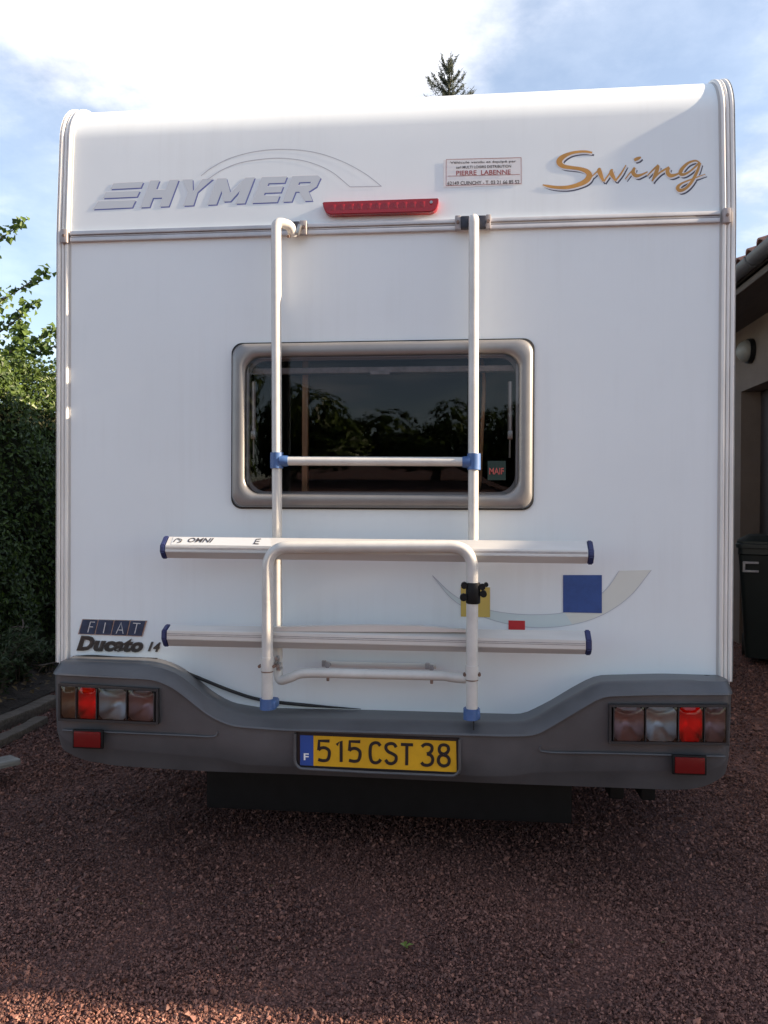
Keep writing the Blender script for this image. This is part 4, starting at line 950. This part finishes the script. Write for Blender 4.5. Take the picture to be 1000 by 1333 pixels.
for pts in ([(10, 900), (38, 868), (45, 842), (52, 846)], [(25, 862), (50, 866), (74, 862)], [(28, 895), (45, 892), (56, 888)], [(14, 880), (30, 888), (70, 885)], [(34, 900), (52, 872), (60, 858)], [(20, 905), (40, 903), (72, 897)], [(15, 845), (30, 815), (26, 800)], [(10, 818), (22, 816), (38, 817)]):
    tube(bm, catmull([D(a, b, 5.9+random.uniform(-.25, .25)) for a, b in pts], 5), [.007-.0003*i for i in range((len(pts)-1)*5+1)], 5)
tag(obj('dry_twigs', bm, K['twig'], None, 60), 'tangle of dry brown twigs on the soil under the hedge', 'twigs')
n = 46; p = np.stack([rng.uniform(-1.6, 1.9, n), rng.uniform(-.6, 2.5, n), rng.uniform(.014, .02, n)], 1)
leaves('dry_leaf_bits', p, np.stack([rng.normal(0, .25, n), rng.normal(0, .25, n), np.ones(n)], 1), .020, .012, K['deadleaf'], None, kind='stuff')
n = 420; p = np.stack([rng.uniform(-3.4, -2.52, n), rng.uniform(1.2, 5.5, n), rng.uniform(.06, .12, n)], 1)
leaves('leaf_litter', p, np.stack([rng.normal(0, .3, n), rng.normal(0, .3, n), np.ones(n)], 1), .06, .035, K['deadleaf'], None, kind='stuff')
v = G(527, 1238); bm = nb()
for an, s in ((.2, 1), (1.5, .8), (-1.1, .75), (2.7, .6)):
    d = Vector((math.cos(an), math.sin(an), .1)); e = Vector((-d.y, d.x, 0)); q = [v+Vector((0, 0, .013)), v+d*.014*s+e*.008*s+Vector((0, 0, .018)), v+d*.028*s+Vector((0, 0, .016)), v+d*.014*s-e*.008*s+Vector((0, 0, .02))]; bm.faces.new([bm.verts.new(x) for x in q])
tag(obj('fallen_leaf', bm, K['greenleaf'], None, 0), 'small fresh green leaf fallen on the gravel behind the motorhome', 'leaf')

# ================================================================== SPRUCE BEHIND
def spruce():
    top = D(584, 74, 17.0); base = Vector((top.x, top.y, 0)); H = top.z; t = thing('spruce_tree', 'dark spruce tree whose tip shows above the motorhome roof', 'tree', base)
    bm = nb(); tube(bm, [base, base+Vector((0, 0, H*.5)), base+Vector((0, 0, H-.9)), base+Vector((.02, 0, H-.5)), base+Vector((0, 0, H-.04))], [.17, .10, .03, .016, .006], 8); obj('trunk', bm, K['bark'], t, 60)
    pos, ax = [], []; bm = nb(); z = H-.30; lev = 0
    for _ in range(50): pos.append(base+Vector((random.gauss(0, .015), random.gauss(0, .015), H-random.uniform(.05, .32)))); ax.append(Vector((random.gauss(0, .25), random.gauss(0, .25), 1)))
    while z > 1.0:
        d0 = H-z; ln = min(2.4, .15+d0*.44); nb_ = 6 if d0 < 2.5 else 8; el = math.radians(max(-12, 52-d0*20)); dens = 1.0 if d0 < 2.2 else .55
        for k in range(nb_):
            az = 2*PI*k/nb_+lev*.9+random.uniform(-.25, .25); l2 = ln*random.uniform(.7, 1.15); dr = Vector((math.cos(az)*math.cos(el), math.sin(az)*math.cos(el), math.sin(el)))
            p0 = base+Vector((0, 0, z+random.uniform(-.06, .06))); p = catmull([p0, p0+dr*l2*.5-Vector((0, 0, .03*l2)), p0+dr*l2+Vector((0, 0, .10*l2))], 5)
            tube(bm, p, [.010-.0007*i for i in range(len(p))], 4, False)
            cnt = int(l2*260*dens)+14
            for _ in range(cnt):
                s = random.uniform(.05, 1)*(len(p)-1); i = int(min(s, len(p)-2)); q = p[i].lerp(p[i+1], s-i); sd = dr.cross(Vector((0, 0, 1))).normalized()*random.gauss(0, .11*l2*(1.15-s/len(p)))
                pos.append(q+sd+Vector((0, 0, random.gauss(-.01, .03)))); ax.append(dr+Vector((random.gauss(0, .5), random.gauss(0, .5), random.gauss(.15, .4))))
            for _ in range(3): pos.append(p[-1]+dr*random.uniform(.0, .08)); ax.append(dr+Vector((0, 0, .5)))
        z -= .26 if d0 < 2.5 else .42; lev += 1
    obj('branch', bm, K['bark'], t, 60)
    n = len(pos); leaves('foliage', np.array(pos), rng.normal(size=(n, 3)), .10, .015, K['needle'], t, axis=np.array(ax), kind='stuff')
spruce()

# ================================================================== HOUSE ON THE OTHER SIDE, BIN, WALL LAMP
XW, XE = 2.95, 2.42
ev = PX(960, 370, XE); EZ = ev.z; j = PX(965, 510, XW); YJ = j.y; ZL = j.z; HY0, HY1 = 2.1, 15.0
house = thing('house', 'tan plastered house with brown tiled eaves and a dark garage opening', 'house', (XW, HY0, 0))
YO = YJ-2.45
bm = nb()
for y0, y1, z0, z1 in ((YJ, HY1, -.05, EZ+.05), (HY0, YO, -.05, EZ+.05), (YO, YJ, ZL, EZ+.05)): box(bm, (XW+.11, (y0+y1)/2, (z0+z1)/2), (.22, y1-y0, z1-z0))
box(bm, (XW+3.6, HY0+.11, EZ/2), (6.76, .22, EZ+.1)); box(bm, (XW+7.1, (HY0+HY1)/2, EZ/2), (.2, HY1-HY0, EZ+.1)); box(bm, (XW+3.6, HY1-.11, EZ/2), (6.76, .2, EZ+.1))
SLOPE = .36; XR = XW+3.6
prism(bm, [(XW+.2, HY0+.012, EZ+.06), (XR, HY0+.012, EZ+.06+SLOPE*(XR-XW-.2)), (2*XR-XW-.2, HY0+.012, EZ+.06)], (0, .2, 0)); fixn(bm)
obj('wall', bm, K['render'], house, 0)
dw = 7
for i in range(dw):
    y0, y1 = YO+2.45*i/dw, YO+2.45*(i+1)/dw; bm = nb(); box(bm, (XW+.195, (y0+y1)/2, ZL/2), (.03, y1-y0-.008, ZL-.01), .004); obj('door_board', bm, K['door'], house)
bm = nb(); box(bm, ((XE+XW)/2+.01, (HY0+HY1)/2, EZ-.02), (XW-XE+.02, HY1-HY0+.5, .025)); box(bm, (XE+.012, (HY0+HY1)/2, EZ+.0), (.024, HY1-HY0+.5, .16), .003); sof = obj('soffit', bm, K['soffit'], house)
bm = nb(); n = 10
pts = [(XE-.065+.065*math.cos(PI+PI*k/n), EZ+.045+.065*math.sin(PI+PI*k/n)) for k in range(n+1)]; inn = [(XE-.065+.060*math.cos(PI+PI*k/n), EZ+.045+.060*math.sin(PI+PI*k/n)) for k in range(n+1)][::-1]
prism(bm, [(x, HY0-.25, z) for x, z in pts+inn], (0, HY1-HY0+.5, 0)); fixn(bm); gt = obj('gutter', bm, K['gutter'], house, 40)
for i in range(16):
    y = HY0+.3+i*.8; bm = nb(); pts2 = [Vector((XE-.065+.068*math.cos(PI+PI*k/8), y, EZ+.045+.068*math.sin(PI+PI*k/8))) for k in range(9)]; tube(bm, pts2, .007, 6); obj('gutter_bracket', bm, K['gutter'], gt)
bm = nb(); x2 = 2*XR-XE; zr = EZ+.085+SLOPE*(XR-XE)
for s in (0, 1):
    a = [(XE-.02, EZ+.07), (XR, zr-.0)] if s == 0 else [(x2+.02, EZ+.07), (XR, zr)]
    vs = [bm.verts.new(q) for q in ((a[0][0], HY0-.25, a[0][1]), (a[0][0], HY1+.25, a[0][1]), (a[1][0], HY1+.25, a[1][1]), (a[1][0], HY0-.25, a[1][1]))]; bm.faces.new(vs)
roof = obj('roof', bm, K['tile'], house, 0)
def tile_mesh():
    """one interlocking roman tile, length along local x (up the slope)"""
    bm = nb(); w_, ln, n = .225, .40, 10; pr = []
    for k in range(n+1):
        s = k/n; pr.append((s*w_, .045*math.sin(PI*min(1, s/.62))**.8 if s < .62 else .004+.004*math.cos((s-.62)*10)))
    V = [[bm.verts.new((x, y, z+zz0+q)) for y, z in pr] for x, zz0, q in ((0, .022, -.013), (0, .022, 0), (ln, 0, 0))]
    for a, b in zip(V, V[1:]):
        for i in range(n): bm.faces.new((a[i], a[i+1], b[i+1], b[i]))
    fixn(bm); me = bpy.data.meshes.new('roof_tile'); bm.to_mesh(me); bm.free(); me.shade_smooth(); me.set_sharp_from_angle(angle=math.radians(50)); me.materials.append(K['tile']); return me
TM = tile_mesh(); an = math.atan(SLOPE)
cnt = 0
for r in range(5):
    for c in range(56):
        o = bpy.data.objects.new('roof_tile', TM); COL.objects.link(o); o.parent = roof; o.matrix_parent_inverse = Matrix.Translation(-wloc(roof))
        o.location = (XE-.055+r*.335*math.cos(an), HY0-.2+c*.225, EZ+.078+r*.335*math.sin(an)+random.uniform(0, .004)); o.rotation_euler = (0, -an, random.uniform(-.012, .012)); cnt += 1
# one mesh for the far courses of tiles
rows = 12; cols = 60; base_v = np.array([v.co[:] for v in TM.vertices]); base_f = [list(p.vertices) for p in TM.polygons]; C_, Fc = [], []; R3 = np.array(Matrix.Rotation(-an, 3, 'Y')); k = 0
for r in range(5, rows):
    for c in range(cols):
        C_.append(base_v @ R3.T + np.array((XE-.055+r*.335*math.cos(an), HY0-.2+c*.225, EZ+.078+r*.335*math.sin(an)+random.uniform(0, .004)))); Fc += [[i+k for i in f_] for f_ in base_f]; k += len(base_v)
npmesh('upper_tiles', np.concatenate(C_), np.array(Fc), K['tile'], roof, smooth=True, kind='stuff')
# round wall lamp
lp = PX(979, 457, XW); lamp = thing('wall_lamp', 'round frosted lamp on the house wall above the garage opening', 'lamp', (XW, lp.y, lp.z))
bm = nb(); cyl(bm, (XW-.002, lp.y, lp.z), (XW-.045, lp.y, lp.z), .115, 24); obj('lamp_base', bm, K['black'], lamp, 40)
bm = nb(); bmesh.ops.create_uvsphere(bm, u_segments=20, v_segments=12, radius=.1)
for v in bm.verts: v.co = Vector((XW-.05+v.co.x*.9, lp.y+v.co.y, lp.z+v.co.z))
obj('lamp_shade', bm, K['globe'], lamp, 80)
# wheelie bin
bc = G(1012, 866); b0 = Vector((bc.x+.02, bc.y+.1, 0)); wb = thing('wheelie_bin', 'dark green wheelie bin with closed lid standing by the garage', 'bin', b0)
ROTB = Matrix.Rotation(math.radians(-20), 3, 'Z')
def bput(bm): 
    for v in bm.verts: v.co = ROTB @ v.co + b0
    return bm
bm = nb(); lo = rrect(-.23, .23, -.25, .25, .04, 4); hi = rrect(-.29, .29, -.35, .35, .05, 4); mid = rrect(-.285, .285, -.335, .335, .05, 4)
rings = [[bm.verts.new((x, y, z)) for x, y in L_] for L_, z in ((lo, .07), (mid, .93), (hi, .94), (hi, .99))]; n = len(lo)
for a, b in zip(rings, rings[1:]):
    for i in range(n): bm.faces.new((a[i], a[(i+1) % n], b[(i+1) % n], b[i]))
bm.faces.new(rings[0][::-1]); bm.faces.new(rings[-1]); fixn(bm); obj('bin_body', bput(bm), K['bin'], wb, 40)
bm = nb(); l1 = rrect(-.31, .31, -.37, .37, .06, 4); l2 = rrect(-.30, .30, -.36, .36, .06, 4); l3 = rrect(-.22, .22, -.28, .28, .06, 4)
rings = [[bm.verts.new((x, y, z)) for x, y in L_] for L_, z in ((l1, .992), (l1, 1.022), (l2, 1.03), (l2, 1.045), (l3, 1.09))]
for a, b in zip(rings, rings[1:]):
    for i in range(n): bm.faces.new((a[i], a[(i+1) % n], b[(i+1) % n], b[i]))
bm.faces.new(rings[0][::-1]); bm.faces.new(rings[-1]); fixn(bm); obj('lid', bput(bm), K['bin'], wb, 40)
bm = nb()
for z in (.80, .87): box(bm, (-.19, -.345, z), (.12, .03, .018), .004)
box(bm, (-.24, -.345, .835), (.018, .03, .088), .004); obj('handle', bput(bm), K['capgrey'], wb)
for s in (-1, 1):
    bm = nb(); cyl(bm, (s*.24-.025, .27, .1), (s*.24+.025, .27, .1), .1, 20); obj('wheel', bput(bm), K['tyre'], wb, 40)

# ================================================================== BEYOND THE PHOTOGRAPHER (seen in the window, shading the drive)
hedge('hedge', 'tall evergreen hedge out of frame that shades the drive', 4.3, -.765, 2.09, .9, .394*3.2+Z0*0+1.50+.0, 26000, .07, 5, -1)
def broad_tree(base, h, r, n, seed, label, grp='trees behind the photographer'):
    rr = random.Random(seed); base = Vector(base); t = thing('broadleaf_tree', label, 'tree', base, grp)
    bm = nb(); tube(bm, catmull([base, base+Vector((.05, 0, h*.3)), base+Vector((-.05, .1, h*.6)), base+Vector((0, 0, h*.9))], 4), [.16-.011*i for i in range(13)], 8); obj('trunk', bm, K['bark'], t, 60)
    cl = [(base+Vector((rr.uniform(-1, 1)*r*.7, rr.uniform(-1, 1)*r*.7, h*rr.uniform(.45, .92))), r*rr.uniform(.35, .6)) for _ in range(14)]; pos, nr = [], []
    for _ in range(n):
        c, q = rr.choice(cl); v = Vector((rr.gauss(0, 1), rr.gauss(0, 1), rr.gauss(0, 1))).normalized(); pos.append(c+v*q*rr.uniform(.6, 1.05)); nr.append(v+Vector((0, 0, .4)))
    bm = nb()
    for c, q in cl: tube(bm, [base+Vector((0, 0, h*.35)), base.lerp(c, .6)+Vector((0, 0, h*.1)), c], [.05, .035, .012], 6)
    obj('limb', bm, K['bark'], t, 60)
    leaves('foliage', np.array(pos), np.array(nr), .34, .22, K['laurel'], t, kind='stuff')
for i, (x, y, h, r) in enumerate([(-9, -17, 5.4, 2.4), (-4.6, -19, 4.4, 2.3), (-.5, -20, 3.7, 2.0), (3.2, -19, 3.6, 2.0), (7.2, -17, 5.0, 2.4), (11, -15, 6.2, 2.8)]):
    broad_tree((x, y, 0), h, r, 5200, 30+i, ('broad tree behind the photographer, reflected in the window, number %d along the row' % (i+1)).replace('number %d along the row' % (i+1), ['at the far end of the row', 'next to the tall end tree', 'low one in the middle', 'lowest of the row', 'beside the tallest tree', 'tallest of the row'][i]))
for i, (x, y, h, r, lb) in enumerate([(-13, 27, 5.0, 2.8, 'broad tree at the far end of the drive, beyond the clipped hedge'), (-7.5, 25, 4.6, 2.5, 'broad tree behind the motorhome, near the clipped hedge'), (-2.5, 27, 5.2, 2.8, 'broad tree straight behind the motorhome, tallest of its row'), (2.2, 26, 4.5, 2.5, 'broad tree behind the motorhome, near the house')]):
    broad_tree((x, y, 0), h, r, 2600, 60+i, lb, 'trees at the end of the drive')
